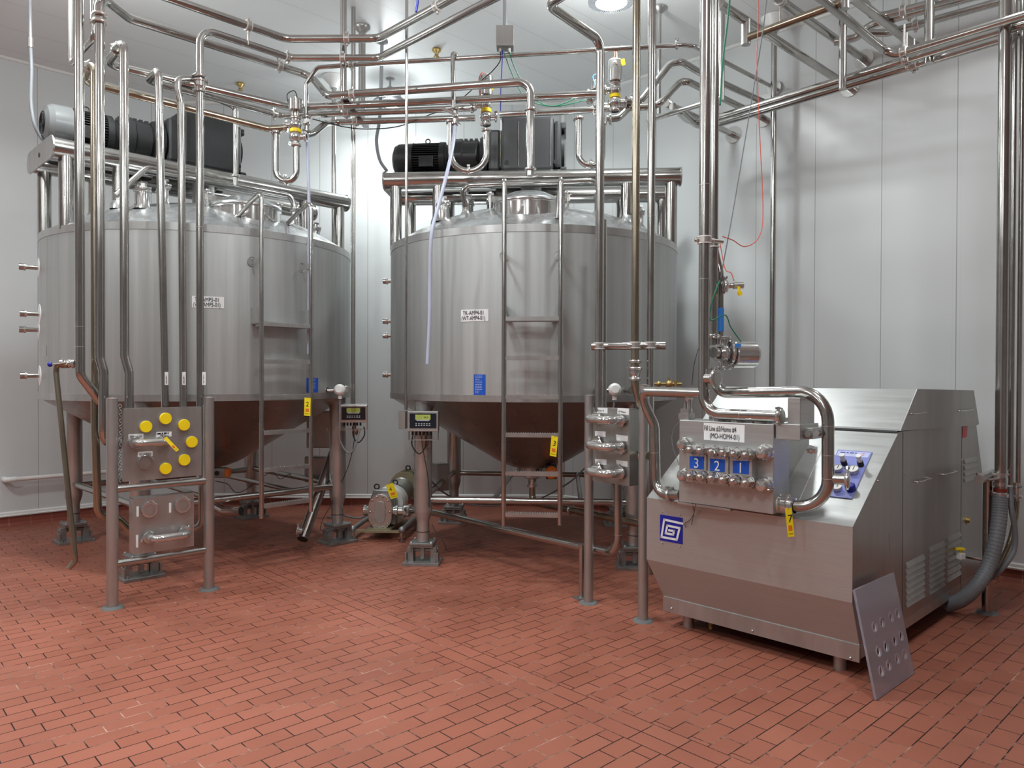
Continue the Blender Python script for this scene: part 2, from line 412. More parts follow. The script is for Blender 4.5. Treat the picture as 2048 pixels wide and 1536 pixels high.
for nm, a, b, mt in (('right', c1, c2, 'wall_right_mat'), ('back', c2, c3, 'wall_back_mat'), ('left', c3, c4, 'wall_left_mat'),
                     ('rear_left', c4, c0, 'wall_rear_mat'), ('rear_right', c0, c1, 'wall_rear_mat')):
    o, d, n = wall('wall_'+nm, a, b, mt)
    L = (b-a).length
    if nm.startswith('rear'): continue
    # cove base tile and the pale metal rail above it, in the wall's own frame
    ang = math.atan2(d.y, d.x); M = Matrix.Translation(a) @ Matrix.Rotation(ang, 4, 'Z')
    sgn = 1 if (Matrix.Rotation(-ang, 3, 'Z') @ n).y > 0 else -1
    mb = MB(); prof = [(0, 0), (.045, 0), (.02, .012), (.012, .03), (.012, .1), (0, .1)]
    mb.ext([(0, sgn*y, z) for y, z in prof], (L, 0, 0)); o = struct('baseboard_'+nm, mb, 'base_tile'); o.matrix_world = M
    mb = MB(); mb.ext([(0, sgn*y, z) for y, z in [(0, .1), (.03, .1), (.034, .112), (.02, .118), (.02, .14), (.008, .15), (0, .15)]], (L, 0, 0))
    o = struct('trim_'+nm, mb, 'lamp_alu' if 0 else 'white_paint'); o.matrix_world = M
mb = MB()
for a, b in ((c1, c2), (c2, c3), (c3, c4)):
    d = (b-a).normalized(); mb.tube([a+Vector((0, 0, CEIL-.01)), b+Vector((0, 0, CEIL-.01))], .022, 0, 10)
struct('trim_1', mb, 'white_paint')
mb = MB(); mb.cyl(c2, c2+Vector((0, 0, CEIL)), .03); mb.cyl(c3, c3+Vector((0, 0, CEIL)), .03); struct('trim_2', mb, 'white_paint')
# ------------------------------------------------------------------ ceiling lamps
def make_lamp(label):
    t = Thing('ceiling_light', label, 'light', (0, 0, 0), group='round LED high bay lamps')
    mb = MB(); R = .19
    mb.turn((0, 0, .05), (0, 0, 1), [(0, 0), (.10, 0), (.13, .02), (.12, .05), (.05, .10), (.03, .14), (0, .14)]); t.l('housing', mb, 'lamp_alu')
    mb = MB()
    for k in range(60):
        a = 2*PI*k/60; c, s = math.cos(a), math.sin(a); e = Vector((-s, c, 0))*.0022
        P = [Vector((c*r, s*r, z)) for r, z in ((.11, .0), (R, .0), (R, .022), (.12, .075))]
        mb.quadbox([p+e for p in P], e*2)
    mb.lathe([(.124, .006), (.124, -.004), (.134, -.004), (.134, .006)], 40); t.l('heat_sink_fins', mb, 'lamp_alu')
    mb = MB(); mb.lathe([(0, -.014), (.09, -.012), (.122, 0), (.122, .01)], 40); t.l('lens', mb, 'lamp_lens')
    return t
def dup(root, loc, label=None, rz=None):
    r = root.copy(); COL.objects.link(r); r.location = loc
    if rz is not None: r.rotation_euler = (0, 0, rz)
    if label: r['label'] = label
    for ch in list(root.children):
        c = ch.copy(); COL.objects.link(c); c.parent = r; c.matrix_local = ch.matrix_local
        for g in list(ch.children):
            d = g.copy(); COL.objects.link(d); d.parent = c; d.matrix_local = g.matrix_local
    return r
lz = CEIL-.28
lamp0 = make_lamp('round finned LED lamp hung near the back wall over the gap between the tanks')
mb = MB(); mb.cyl((0, 0, .19), (0, 0, .28), .012); mb.lathe([(0, .2799), (.05, .2799), (.05, .27), (0, .26)], 20); lamp0.l('hanger_rod', mb, 'lamp_alu')
lamp0.o.location = (LAMPS[0][0], LAMPS[0][1], lz)
lbl = ['bright round LED lamp at the top edge above the right tank']+['round LED ceiling lamp outside the picture, one of the lamp grid']*20
for i, (x, y, p) in enumerate(LAMPS):
    if i: dup(lamp0.o, (x, y, lz), lbl[i-1])
    ld = bpy.data.lights.new('lamp_glow', 'AREA'); ld.shape = 'DISK'; ld.size = .32; ld.energy = LAMP_W*p*.68; ld.color = (.93, .99, 1.0)
    ld.spread = math.radians(165)
    lo = bpy.data.objects.new('lamp_glow', ld); COL.objects.link(lo); lo.location = (x, y, lz-.02)
    pd = bpy.data.lights.new('unseen_fill', 'POINT'); pd.shadow_soft_size = .12; pd.energy = LAMP_W*p*.46; pd.color = (.93, .99, 1.0)  # unseen point light added below each lamp to brighten ceiling and upper walls
    po = bpy.data.objects.new('unseen_fill', pd); COL.objects.link(po); po.location = (x, y, lz-.28)

# ------------------------------------------------------------------ tanks
RT = 1.36
def dome_z(r): return 2.80+.38*(1-(min(r, RT)/RT)**2.4)
def tri_clamp(mb, p, d, r, th=.02, wing=True, side=0.0):
    """sanitary clamp ring round a tube at p, axis d, with a wing nut"""
    d = Vector(d).normalized(); p = Vector(p)
    mb.turn(p-d*th/2, d, [(r*.9, 0), (r+.010, 0), (r+.014, th*.3), (r+.014, th*.7), (r+.010, th), (r*.9, th)])
    if wing:
        q = d.to_track_quat('Z', 'Y'); e = q @ Vector((math.cos(side), math.sin(side), 0)); f = d.cross(e)
        a = p+e*(r+.012); mb.cyl(a-f*.022, a+f*.03, .006, seg=8); mb.cyl(a+f*.016, a+f*.026, .011, seg=8)
        mb.box(a+f*.034+d*.009, (.008, .008, .014)); mb.box(a+f*.034-d*.009, (.008, .008, .014))
def saddle(mb, p, d, r):
    """pipe hanger: grey two-bolt collar with white liner edges"""
    d = Vector(d).normalized(); mb.turn(Vector(p)-d*.015, d, [(r, 0), (r+.010, 0), (r+.010, .03), (r, .03)], 14)
    e = d.cross(Vector((0, 0, 1))) if abs(d.z) < .9 else d.cross(Vector((0, 1, 0)))
    e.normalize()
    if abs(d.z) < .9: e = Vector((0, 0, 1))
    for s in (-1, 1): mb.cyl(Vector(p)+e*s*(r+.004), Vector(p)+e*s*(r+.026), .011, seg=8)
def liner(mb, p, d, r):
    d = Vector(d).normalized()
    for s in (-1, 1): mb.turn(Vector(p)+d*(s*.019-.003), d, [(r, 0), (r+.009, 0), (r+.009, .006), (r, .006)], 14)

def make_tank(name, label, loc, rz, writing, wp):
    t = Thing(name, label, 'tank', loc, rz)
    mb = MB(); mb.lathe([(RT, 1.40), (RT, 2.80)], 96); t.l('shell', mb, 'tank_steel')
    mb = MB()
    for z0, z1 in ((1.40, 1.455), (2.745, 2.805)): mb.lathe([(RT, z0), (RT+.004, z0), (RT+.004, z0), (RT+.004, z1), (RT+.004, z1), (RT, z1)], 96)
    t.l('edge_band', mb, 'satin')
    mb = MB(); pr = [(RT+.003, 2.80)]+[(RT*s, dome_z(RT*s)) for s in (.995, .98, .95, .9, .84, .76, .66, .55, .42, .28, .14, 0.001)]
    mb.lathe(pr, 96); t.l('dome', mb, 'dome_steel')
    mb = MB(); mb.lathe([(RT+.002, 1.401), (RT-.02, 1.395), (.36, .81), (.29, .772), (.22, .745), (.15, .73), (.15, .73), (.15, .69), (.15, .69), (.11, .685), (.085, .66), (.085, .66)], 96)
    t.l('cone', mb, 'cone_steel')
    mb = MB(); mb.turn((0, 0, .70), (0, 0, -1), [(.10, 0), (.12, 0), (.12, .03), (.09, .045), (.09, .07), (.04, .09), (.04, .14), (.052, .14), (.052, .165), (.04, .165)]); t.l('outlet_ferrule', mb, 'polished')
    for sx in (-1, 1):
        for sy in (-1, 1):
            x, y = sx*.9, sy*.9
            mb = MB(); mb.lathe([(.0, 1.43), (.0775, 1.43), (.0775, 1.43), (.0775, .46), (.074, .44), (.058, .385), (.0535, .365), (.0535, .30), (.0535, .19), (.0535, .19), (0, .19)], 28, Matrix.Translation((x, y, 0)))
            leg = t.l('leg', mb, 'leg_steel')
            mb = MB(); mb.torus((x, y, .275), (0, 0, 1), .055, .003); t.l('cable_tie', mb, 'black_rubber', leg)
            ft = MB()
            ft.box((x, y, .0125), (.31, .24, .025)); ft.box((x, y, .179), (.20, .20, .018)); ft.box((x, y, .158), (.195, .17, .018))
            for s in (-1, 1):
                ft.box((x+s*.1, y-.03, .085), (.05, .05, .125)); ft.box((x+s*.1, y+.05, .085), (.045, .03, .11)); ft.box((x+s*.135, y-.03, .06), (.014, .09, .085))
                for yy in (-.09, .09): ft.cyl((x+s*.12, y+yy, .02), (x+s*.12, y+yy, .045), .010, seg=6); ft.cyl((x+s*.085, y+yy, .185), (x+s*.085, y+yy*.9, .197), .010, seg=6)
                ft.cyl((x+s*.1, y-.056, .12), (x+s*.1, y-.062, .12), .010, seg=12)
            ft.cyl((x-.13, y, .12), (x+.13, y, .12), .020, seg=14); ft.box((x, y-.02, .10), (.036, .036, .11)); ft.cyl((x, y-.02, .045), (x, y-.02, .036), .014, seg=6)
            t.l('load_cell_foot', ft, 'zinc', bevel=.0015)
    # bracing between the legs
    for a, b, z in (((-.9, -.9), (.9, -.9), .545), ((.9, -.9), (.9, .9), .56), ((.9, .9), (-.9, .9), .545), ((-.9, .9), (-.9, -.9), .56)):
        mb = MB(); mb.cyl((*a, z), (*b, z), .030); t.l('brace', mb, 'pipe_steel')
    mb = MB(); mb.cyl((-.3, -.9, .545), (-.25, .9, .545), .022); mb.cyl((.45, -.9, .545), (.45, .9, .545), .022); t.l('cross_brace', mb, 'pipe_steel')
    # drive support on the dome
    for y in (-.33, .33):
        for x in (-1.27, -.87, .87, 1.27):
            zb = dome_z(math.hypot(x, y))-.05
            mb = MB(); mb.cyl((x, y, zb), (x, y, 3.42), .055, seg=28); po = t.l('support_post', mb, 'pipe_steel')
            if abs(x) < 1: mb = MB(); mb.lathe([(.075, zb+.03), (.068, zb+.075), (.055, zb+.10)], 24, Matrix.Translation((x, y, 0))); t.l('post_foot', mb, 'dome_steel', po)
        mb = MB(); mb.cyl((-1.37, y, 3.43), (1.35, y, 3.43), .08, seg=36); be = t.l('support_beam', mb, 'pipe_steel')
        mb = MB(); mb.turn((1.35, y, 3.43), (1, 0, 0), [(.08, -.004), (.088, -.004), (.088, .008), (0, .012)]); t.l('beam_cap', mb, 'satin', be)
    def stadium(hw, r, n=10):
        P = []
        for i in range(n+1): a = -PI/2+PI*i/n; P.append((hw+r*math.cos(a), r*math.sin(a)))
        for i in range(n+1): a = PI/2+PI*i/n; P.append((-hw+r*math.cos(a), r*math.sin(a)))
        return P
    mb = MB(); mb.ext([(-1.37, a, 3.43+b) for a, b in stadium(.33, .092)], (-.012, 0, 0)); pl = t.l('end_plate', mb, 'satin')
    mb = MB(); mb.turn((-1.381, 0, 3.43), (-1, 0, 0), [(.012, .004), (.02, .004), (.02, 0)]); t.l('hole_shade', mb, 'ink', pl)  # black ring painted as the shade of a hole; the plate stays solid
    # cross plate carrying the drive, shaft below
    mb = MB(); mb.box((-.08, 0, 3.50), (.62, .62, .025)); t.l('mounting_plate', mb, 'satin')
    mb = MB(); mb.cyl((-.02, 0, 3.10), (-.02, 0, 3.50), .10); mb.cyl((-.02, 0, 3.12), (-.02, 0, 3.2), .15); t.l('agitator_shaft_seal', mb, 'satin')
    # manway
    mx, my, mr = 0.0, -.86, .29
    T = Matrix.Translation((mx, my, 0))
    mb = MB(); mb.lathe([(mr, 2.86), (mr, 3.045), (mr, 3.045), (mr+.012, 3.05), (mr+.012, 3.062), (mr+.012, 3.062), (0, 3.062)], 56, T); t.l('manway_collar', mb, 'polished')
    mb = MB(); mb.lathe([(mr+.015, 3.060), (mr+.015, 3.060), (mr+.015, 3.078), (mr+.0, 3.085), (mr*.85, 3.115), (mr*.6, 3.15), (mr*.3, 3.172), (.001, 3.18)], 56, T); t.l('manway_lid', mb, 'dome_steel')
    mb = MB(); ar = [Vector((mx+(mr+.06)*math.cos(a), my+(mr+.06)*math.sin(a), 3.10+.07*math.sin(a))) for a in [PI*(.02+.96*i/16) for i in range(17)]]
    for a, b in zip(ar, ar[1:]): mb.quadbox([a, b, b+Vector((0, 0, .05)), a+Vector((0, 0, .05))], (b-a).cross(Vector((0, 0, 1))).normalized()*.012)
    t.l('lid_hinge_arm', mb, 'cast')
    for a in (PI*.98, PI*.5, PI*.04):
        mb = MB(); x, y = mx+(mr+.045)*math.cos(a), my+(mr+.045)*math.sin(a)
        mb.cyl((x, y, 3.0), (x, y, 3.17), .010, seg=10); mb.cyl((x-.03, y, 3.17), (x+.03, y, 3.17), .012, seg=10); mb.sphere((x, y, 3.175), .018)
        t.l('lid_hand_nut', mb, 'polished')
    # dome nozzles
    for (x, y, r, h) in ((-.78, -.62, .055, .12), (-.58, -.55, .034, .12), (.60, -.62, .034, .12), (-.62, -.1, .05, .12), (-.42, .0, .03, .12), (.98, -.35, .04, .1)):
        z = dome_z(math.hypot(x, y))
        mb = MB(); mb.lathe([(r+.02, z-.02), (r, z+.015), (r, z+h), (r, z+h), (r+.012, z+h), (r+.012, z+h+.02), (r+.012, z+h+.02), (0, z+h+.02)], 22, Matrix.Translation((x, y, 0)))
        nz = t.l('nozzle', mb, 'polished')
        mb = MB(); tri_clamp(mb, (x, y, z+h+.035), (0, 0, 1), r*.7, .02, True, 2.2); mb.cyl((x, y, z+h+.02), (x, y, z+h+.07), r*.6); mb.box((x+.01, y, z+h+.08), (.05, .012, .02)); t.l('nozzle_clamp', mb, 'polished', nz)
    return t

def side_port(t, wpos, ang, z, L=.16, group=None):
    """capped port on the tank side; wpos tank centre, ang world azimuth"""
    c, s = math.cos(ang), math.sin(ang); d = Vector((c, s, 0)); p = Vector((wpos[0]+c*RT, wpos[1]+s*RT, z))
    mb = MB(); mb.turn(p-d*.02, d, [(.018, 0), (.018, L-.05), (.027, L-.05), (.027, L), (0, L)]); po = t.w('side_port', mb, 'pipe_steel')
    mb = MB(); mb.turn(p-d*.004, d, [(.0, .006), (.085, .006), (.088, 0)]); t.w('port_flange', mb, 'label_white', po)
    mb = MB(); tri_clamp(mb, p+d*(L-.06), d, .018, .014, False); t.w('port_ring', mb, 'cast', po)

T1, R1 = Vector((-2.95, 7.2, 0)), PI/4
T2, R2 = Vector((.2, 7.25, 0)), math.radians(-4)
tank1 = make_tank('mixing_tank', 'large stainless cone-bottom tank on the left, behind the panel with yellow caps', T1, R1, 0, 0)
tank2 = make_tank('mixing_tank', 'large stainless cone-bottom tank in the middle of the room with round manway lid facing us', T2, R2, 0, 0)
for z, da in ((2.52, 0), (2.12, .05), (1.99, 0), (1.60, .05)):
    side_port(tank1, T1, math.radians(216)+da, z)
for z in (2.53, 2.14, 2.00, 1.62):
    side_port(tank2, T2, math.radians(178), z, .12)
def cyl_sticker(t, wc, px0, px1, py0, py1, mat, name, th=.003, parent=None):
    """sticker wrapped on the shell; returns centre frame"""
    def az(px):
        r = ray(px, 700); # horizontal intersection with the circle
        dx, dy = r.x, r.y; L = math.hypot(dx, dy); dx /= L; dy /= L
        b = dx*wc.x+dy*wc.y; c = wc.x**2+wc.y**2-RT**2; tt = b-math.sqrt(b*b-c)
        p = Vector((dx*tt, dy*tt, 0)); return math.atan2(p.y-wc.y, p.x-wc.x), p
    a0, p0 = az(px0); a1, p1 = az(px1); pm = (p0+p1)/2
    z1 = KY((px0+px1)/2, py0, pm.y).z; z0 = KY((px0+px1)/2, py1, pm.y).z
    mb = MB(); n = 8; R = RT+th
    A = [a0+(a1-a0)*i/n for i in range(n+1)]
    vs = [Vector((wc.x+R*math.cos(a), wc.y+R*math.sin(a), z)) for a in A for z in (z0, z1)]
    vs += [Vector((wc.x+RT*math.cos(a), wc.y+RT*math.sin(a), z)) for a in A for z in (z0, z1)]
    fs = [(2*i, 2*i+2, 2*i+3, 2*i+1) for i in range(n)]
    o = 2*(n+1)
    fs += [(2*i+1, 2*i+3, o+2*i+3, o+2*i+1) for i in range(n)]+[(2*i, o+2*i, o+2*i+2, 2*i+2) for i in range(n)]+[(0, 1, o+1, o), (2*n, o+2*n, o+2*n+1, 2*n+1)]
    mb.add(vs, fs); ob = t.w(name, mb, mat, parent)
    am = (a0+a1)/2; right = (p1-p0).normalized(); nn = Vector((math.cos(am), math.sin(am), 0))
    return ob, Vector((wc.x, wc.y, 0))+nn*(RT+.0045), right, z0, z1, (p1-p0).length
for t, wc, q, l1, l2 in ((tank1, T1, (384, 448, 593, 616), 'TK-AMP5-01', '(WT-AMP5-01)'), (tank2, T2, (922, 977, 619, 643), 'TK-AMP4-01', '(WT-AMP4-01)')):
    ob, pc, rt, z0, z1, wd = cyl_sticker(t, wc, q[0], q[1], q[2], q[3], 'label_white', 'name_sticker')
    h = (z1-z0)*.36
    for s_, zz in ((l1, z0+(z1-z0)*.56), (l2, z0+(z1-z0)*.12)):
        p = pc-rt*wd*(.42 if s_ == l1 else .47); p = Vector((p.x, p.y, zz))+(pc-wc).normalized()*.001
        t.text(s_, p, rt, (0, 0, 1), h, parent=None, sx=(wd*(.84 if s_ == l1 else .94))/(len(s_)*h*.80))
for t, wc, q in ((tank1, T1, (613, 636, 756, 785)), (tank2, T2, (948, 971, 749, 790))):
    ob, pc, rt, z0, z1, wd = cyl_sticker(t, wc, q[0], q[1], q[2], q[3], 'blue_label', 'blue_notice_sticker')
    dashes(t, Vector((pc.x, pc.y, z0+(z1-z0)*.05))-rt*wd*.42, rt, (0, 0, 1), wd*.8, (z1-z0)*.9, 11, 'lilac_light')

# small rating plate on the far left of tank 1
ob, *_ = cyl_sticker(tank1, T1, 86, 93, 690, 712, 'satin', 'rating_plate')

# ------------------------------------------------------------------ agitator drives (local x along the beams)
def make_drive(loc, rz, label, grey):
    t = Thing('agitator_drive', label, 'motor', loc, rz)
    z = .165
    gm = 'gear_grey' if grey else 'gear_dark'
    X = (1, 0, 0)
    mb = MB(); mb.turn((-1.36, 0, z), X, [(0, 0), (.10, 0), (.145, .02), (.168, .06), (.172, .2), (.165, .2)], 32); fc = t.l('fan_cover', mb, 'fan_cover' if not grey else 'gear_dark')
    mb = MB()
    for r in (.03, .05, .07, .09): mb.torus((-1.362, 0, z), X, r, .003)
    t.l('fan_grille', mb, 'motor_black', fc)
    mb = MB(); mb.cyl((-1.17, 0, z), (-.90, 0, z), .135, seg=32)
    for k in range(44):
        a = 2*PI*k/44; c, s = math.cos(a), math.sin(a); e = Vector((0, -s, c))*.003
        P = [Vector((x, c*r, z+s*r)) for x, r in ((-1.17, .13), (-.905, .13), (-.905, .168), (-1.17, .168))]
        mb.quadbox([p+e for p in P], e*2)
    for s in (-1, 1): mb.box((-1.03, s*.1, -.02+.02), (.24, .06, .05))
    t.l('finned_body', mb, 'motor_black')
    mb = MB(); mb.box((-1.02, -.15, z-.05), (.14, .06, .11)); t.l('terminal_box', mb, 'motor_black', bevel=.008)
    mb = MB(); mb.torus((-1.03, 0, z+.19), (0, 1, 0), .022, .006); t.l('lifting_eye', mb, 'motor_black')
    mb = MB(); mb.turn((-.90, 0, z), X, [(.14, 0), (.175, 0), (.175, .05), (.15, .06), (.14, .10), (.14, .12)], 32); t.l('motor_flange', mb, 'motor_black')
    mb = MB(); mb.turn((-.80, 0, z+.01), X, [(.14, 0), (.19, .02), (.19, .12), (.175, .13), (.175, .26), (.16, .29), (.12, .30), (.12, .40)], 10)
    for k in range(5): mb.box((-.70+.05*k, 0, z+.185), (.03, .10, .02))
    t.l('reduction_gearbox', mb, 'gear_dark')
    mb = MB(); mb.turn((-.47, 0, z+.01), X, [(.12, -.06), (.20, -.03), (.215, 0), (.215, .035), (.19, .05)], 32); t.l('gearbox_flange', mb, 'motor_black')
    mb = MB()
    for (x0, x1, hy, z0, z1) in ((-.42, -.30, .2, .0, .40), (-.30, .20, .24, -.01, .50), (.20, .27, .21, .02, .47)):
        mb.box(((x0+x1)/2, 0, (z0+z1)/2), (x1-x0, 2*hy, z1-z0))
    t.l('gear_housing', mb, gm, bevel=.03)
    mb = MB()
    for x in (-.30, -.13, .17):
        mb.box((x, -.243, .24), (.005, .006, .42))
    t.l('housing_rib', mb, 'polished' if grey else 'gear_dark')
    mb = MB()
    for x in (-.24, .22): mb.turn((x, -.238, .07), (0, -1, 0), [(.022, 0), (.022, .006), (0, .006)], 14)
    t.l('housing_plug', mb, 'ink')
    mb = MB(); mb.box((.29, 0, .0), (.06, .40, .07)); mb.box((.29, 0, .43), (.05, .34, .06)); mb.cyl((.27, 0, .24), (.30, 0, .24), .16); t.l('housing_end_cover', mb, gm, bevel=.01)
    mb = MB(); mb.box((-.07, 0, -.03), (.74, .5, .04)); mb.box((-1.02, 0, -.01), (.36, .40, .02)); t.l('foot_frame', mb, 'motor_black')
    return t
make_drive(T1+Vector((0, 0, 3.54)), R1, 'black agitator motor and gearbox on top of the left tank', False)
make_drive(T2+Vector((0, 0, 3.54)), R2, 'dark grey agitator motor and gearbox on top of the middle tank', True)
# ------------------------------------------------------------------ pipework
E1, E2 = Vector((S2, S2, 0)), Vector((-S2, S2, 0))
U = Vector((0, 0, 1))
def H(P, px, d):  # move from P along d until seen in image column px (level pipe run)
    k = (px-CXP)/FPX; t = (k*P.y-P.x)/(d.x-k*d.y); return P+d*t
def towall(P, d): # extend to the right wall
    return P+d*((UR-(P.x+P.y)*S2)/((d.x+d.y)*S2))
class Pipe(Thing):
    def __init__(s, label, pts, r, bend=.09, mat='pipe_steel', name='pipe', cat='pipe', group=None, seg=18, tube='tube'):
        pts = [Vector(p) for p in pts]; base = min(pts, key=lambda p: p.z)
        super().__init__(name, label, cat, base, 0, group)
        s.pts = pts; s.r = r
        mb = MB(); mb.tube(pts, r, bend, seg); s.w(tube, mb, mat)
    def saddle(s, i, t, rod=None):
        a, b = s.pts[i], s.pts[i+1]; p = a.lerp(b, t); mb = MB(); saddle(mb, p, b-a, s.r)
        if rod is not None: mb.cyl(p, p+Vector(rod), .008, seg=8)
        o = s.w('pipe_saddle', mb, 'cast'); mb = MB(); liner(mb, p, b-a, s.r); s.w('rubber_liner', mb, 'rubber_ring', o); return p
    def clamp(s, i, t, side=0.0):
        a, b = s.pts[i], s.pts[i+1]; p = a.lerp(b, t); mb = MB(); tri_clamp(mb, p, b-a, s.r, .022, True, side); s.w('clamp', mb, 'polished')
    def weld(s, i, *ts):
        a, b = s.pts[i], s.pts[i+1]; d = (b-a).normalized()
        for t in ts:
            mb = MB(); p = a.lerp(b, t); mb.turn(p-d*.0025, d, [(s.r*.98, 0), (s.r+.0009, .001), (s.r+.0009, .004), (s.r*.98, .005)])
            s.w('weld_seam', mb, 'cast')
    def flange(s, p, d, R=.085):
        mb = MB(); mb.turn(Vector(p)-Vector(d)*.012, d, [(s.r, 0), (R, 0), (R, .010), (s.r, .010)], 28); s.w('wall_flange', mb, 'polished')

# --- overhead left
A = KY(572, 78, 6.15); B = KZ(757, 77, A.z)
p = Pipe('topmost overhead pipe bending round the hanger left of centre, upper of the two', [A-E1*1.7, A, B, B+Vector((S2, -S2, 0))*1.8], .0315, .16)
p.saddle(1, .66); p.saddle(0, .81, (0, 0, -.15)); p.saddle(2, .42)
A = KY(580, 116, 6.2); B = KZ(757, 116, A.z); C = H(A, 400, E1)
p6 = C
p = Pipe('tallest riser by the right post of the yellow-cap panel, arching over to the hanger',
         [Vector((C.x, C.y, VZ(C, 850))), C, A, B, B+Vector((S2, -S2, 0))*1.8], .0285, .12)
p.saddle(1, .97); p.saddle(2, .60); p.weld(0, .5)
mb = MB(); q = Vector((C.x, C.y, VZ(C, 166))); tri_clamp(mb, q+U*.05, U, .034, .02, True, 1); tri_clamp(mb, q+U*.015, U, .036, .02, True, 3); tri_clamp(mb, q-U*.06, U, .03, .02, True, 1)
mb.turn(q+U*.01, -U, [(.03, 0), (.043, .005), (.043, .035), (.03, .06)]); p.w('check_valve', mb, 'polished')
c_end = KY(388, 158, C.y)
# a + U3 + P2
z3 = 4.26; P2 = KY(200, 300, 5.25)
a_r = KZ(1061, 163, 3.95)
pts = [KY(236, 892, 5.45), KY(207, 880, 5.25), KY(207, 742, 5.25), KY(200, 716, 5.25), Vector((P2.x, P2.y, z3)), KZ(258, 37, z3), KZ(622, 152, z3), KZ(655, 192, 3.95), a_r, Vector((a_r.x, a_r.y, VZ(a_r, 352)))]
p = Pipe('second riser from the left, joining the overhead run that drops onto the middle tank', pts, .0325, .10, 'pipe_steel')
p.saddle(5, .80, (0, -.1, .08)); p.saddle(7, .13); p.clamp(8, .30, 2); p.clamp(8, .93, 4)
q = Vector((P2.x, P2.y, VZ(P2, 30))); mb = MB(); tri_clamp(mb, q, U, .036, .022, True, 5.5); tri_clamp(mb, q-U*.05, U, .036, .022, True, 5.9); p.w('clamp', mb, 'cast')
# b + P3
t3 = KY(248, 83, 5.3)
bl = KY(212, 128, 5.66); bc = KZ(585, 216, 3.9); br = KZ(1192, 188, 3.9)
lo = KY(258, 850, 5.3)
p = Pipe('riser with a hook bend at its top, third from the left', [lo, KY(258, 745, 5.3), KY(249, 712, 5.3), t3, bl, bc, br], .0305, .085)
p.clamp(3, .35, 1); p.saddle(5, .17, (0, 0, .12)); p.weld(0, .2)
# c + P4
cl = KZ(295, 161, 3.86); cc = KZ(565, 232, 3.9); cr = KZ(950, 216, 3.9)
p = Pipe('riser with a turned elbow top entering the middle of the yellow-cap panel', [KY(331, 850, 5.55), KY(317, 139, 5.5), cl, cc, cr], .0275, .07)
p.saddle(3, .34); p.saddle(2, .93); p.clamp(3, .985, 2)
# P5
p = Pipe('vertical pipe branching from the check valve left of the tallest arch', [KY(367, 850, 5.55), KY(362, 205, 5.55), KY(356, 180, 5.55), KY(355, 158, 5.55), c_end], .0265, .06)
# labels on three pipes
for px, x2, nm in ((333, 331, 'LINE AMP 2'), (368, 366, 'LINE AMP 1'), (408, 403, '')):
    q0, q1 = KY(px, 744, 5.51), KY(px, 770, 5.51); t = Thing('pipe_label', 'narrow white pipe label, %s one of three above the yellow caps' % {333: 'left', 368: 'middle', 408: 'right'}[px], 'label', q1)
    mb = MB(); mb.box((q0+q1)/2, (.026, .002, (q0-q1).length)); t.w('label_strip', mb, 'label_white')
    if nm: t.text(nm, q1+Vector((.006, -.003, .01)), (0, 0, 1), (-1, 0, 0), .011, sx=.8)
    else: dashes(t, q1+Vector((.007, -.0015, .006)), (0, 0, 1), (-1, 0, 0), .085, .014, 1, 'ink')
# hook pipe + U5
p = Pipe('stained riser just behind the second one, curving into the lower panel plate', [KY(262, 1062, 5.5), KY(236, 1038, 5.45), KY(196, 1030, 5.35), KY(190, 860, 5.35), KY(189, 122, 5.35), KY(160, 162, 5.55), KY(537, 258, 6.3), KY(575, 255, 6.3)], .0275, .08, 'pipe_steel_stained')
p.clamp(4, .3, 1); p.clamp(6, .9, 1)
# P1
p = Pipe('leftmost big vertical pipe, bending right towards the panel below the valve', [KY(158, -60, 5.2), KY(160, 750, 5.2), KY(198, 800, 5.3), KY(222, 826, 5.45)], .032, .09)
p.weld(0, .88, .93)
# V7-V8
zz = KY(187, 78, 5.4).z; v8 = KZ(141, 130, zz); v7 = KY(187, 78, 5.4)
Pipe('slim pipe looping down and up again at the far top left', [v7+U*.9, v7, v8, v8+U*.9], .019, .05)
# d left, U-loop 2 ends at its tee
zd = 3.9; dl = KY(614, 270, 6.45); d1 = KZ(664, 245, zd)
dt = KZ(902, 237, zd)
p = Pipe('lowest pipe of the overhead group running from the left valve to the middle U bend', [dl, KY(628, 266, 6.5), KY(650, 247, 6.62), d1, dt, KZ(950, 236, zd)], .0285, .09)
p.saddle(3, .2, (0, 0, .1))
u0 = KZ(901, 238, zd)
def uloop(label, xl, xr, yl, yr, yb, Y, r=.0262, bolt=.5):
    a = KY(xl, yl, Y); d = KY(xr, yr, Y); b = Vector((a.x, a.y, VZ(a, yb))); c = Vector((d.x, d.y, b.z))
    p = Pipe(label, [a, b, c, d], r, .19, name='u_bend_pipe'); p.clamp(1, .5, 1.57); p.clamp(0, .03, 0); p.clamp(2, .97, 0); return p
uloop('hanging U shaped pipe loop below the left valve beside the clear hose', 552, 593, 262, 288, 362, 6.3)
uloop('hanging U shaped pipe loop in front of the middle tank motor', 902, 973, 240, 258, 342, 6.3)
uloop('hanging U shaped pipe loop at the right end above the middle tank', 1158, 1205, 234, 245, 331, 6.3)
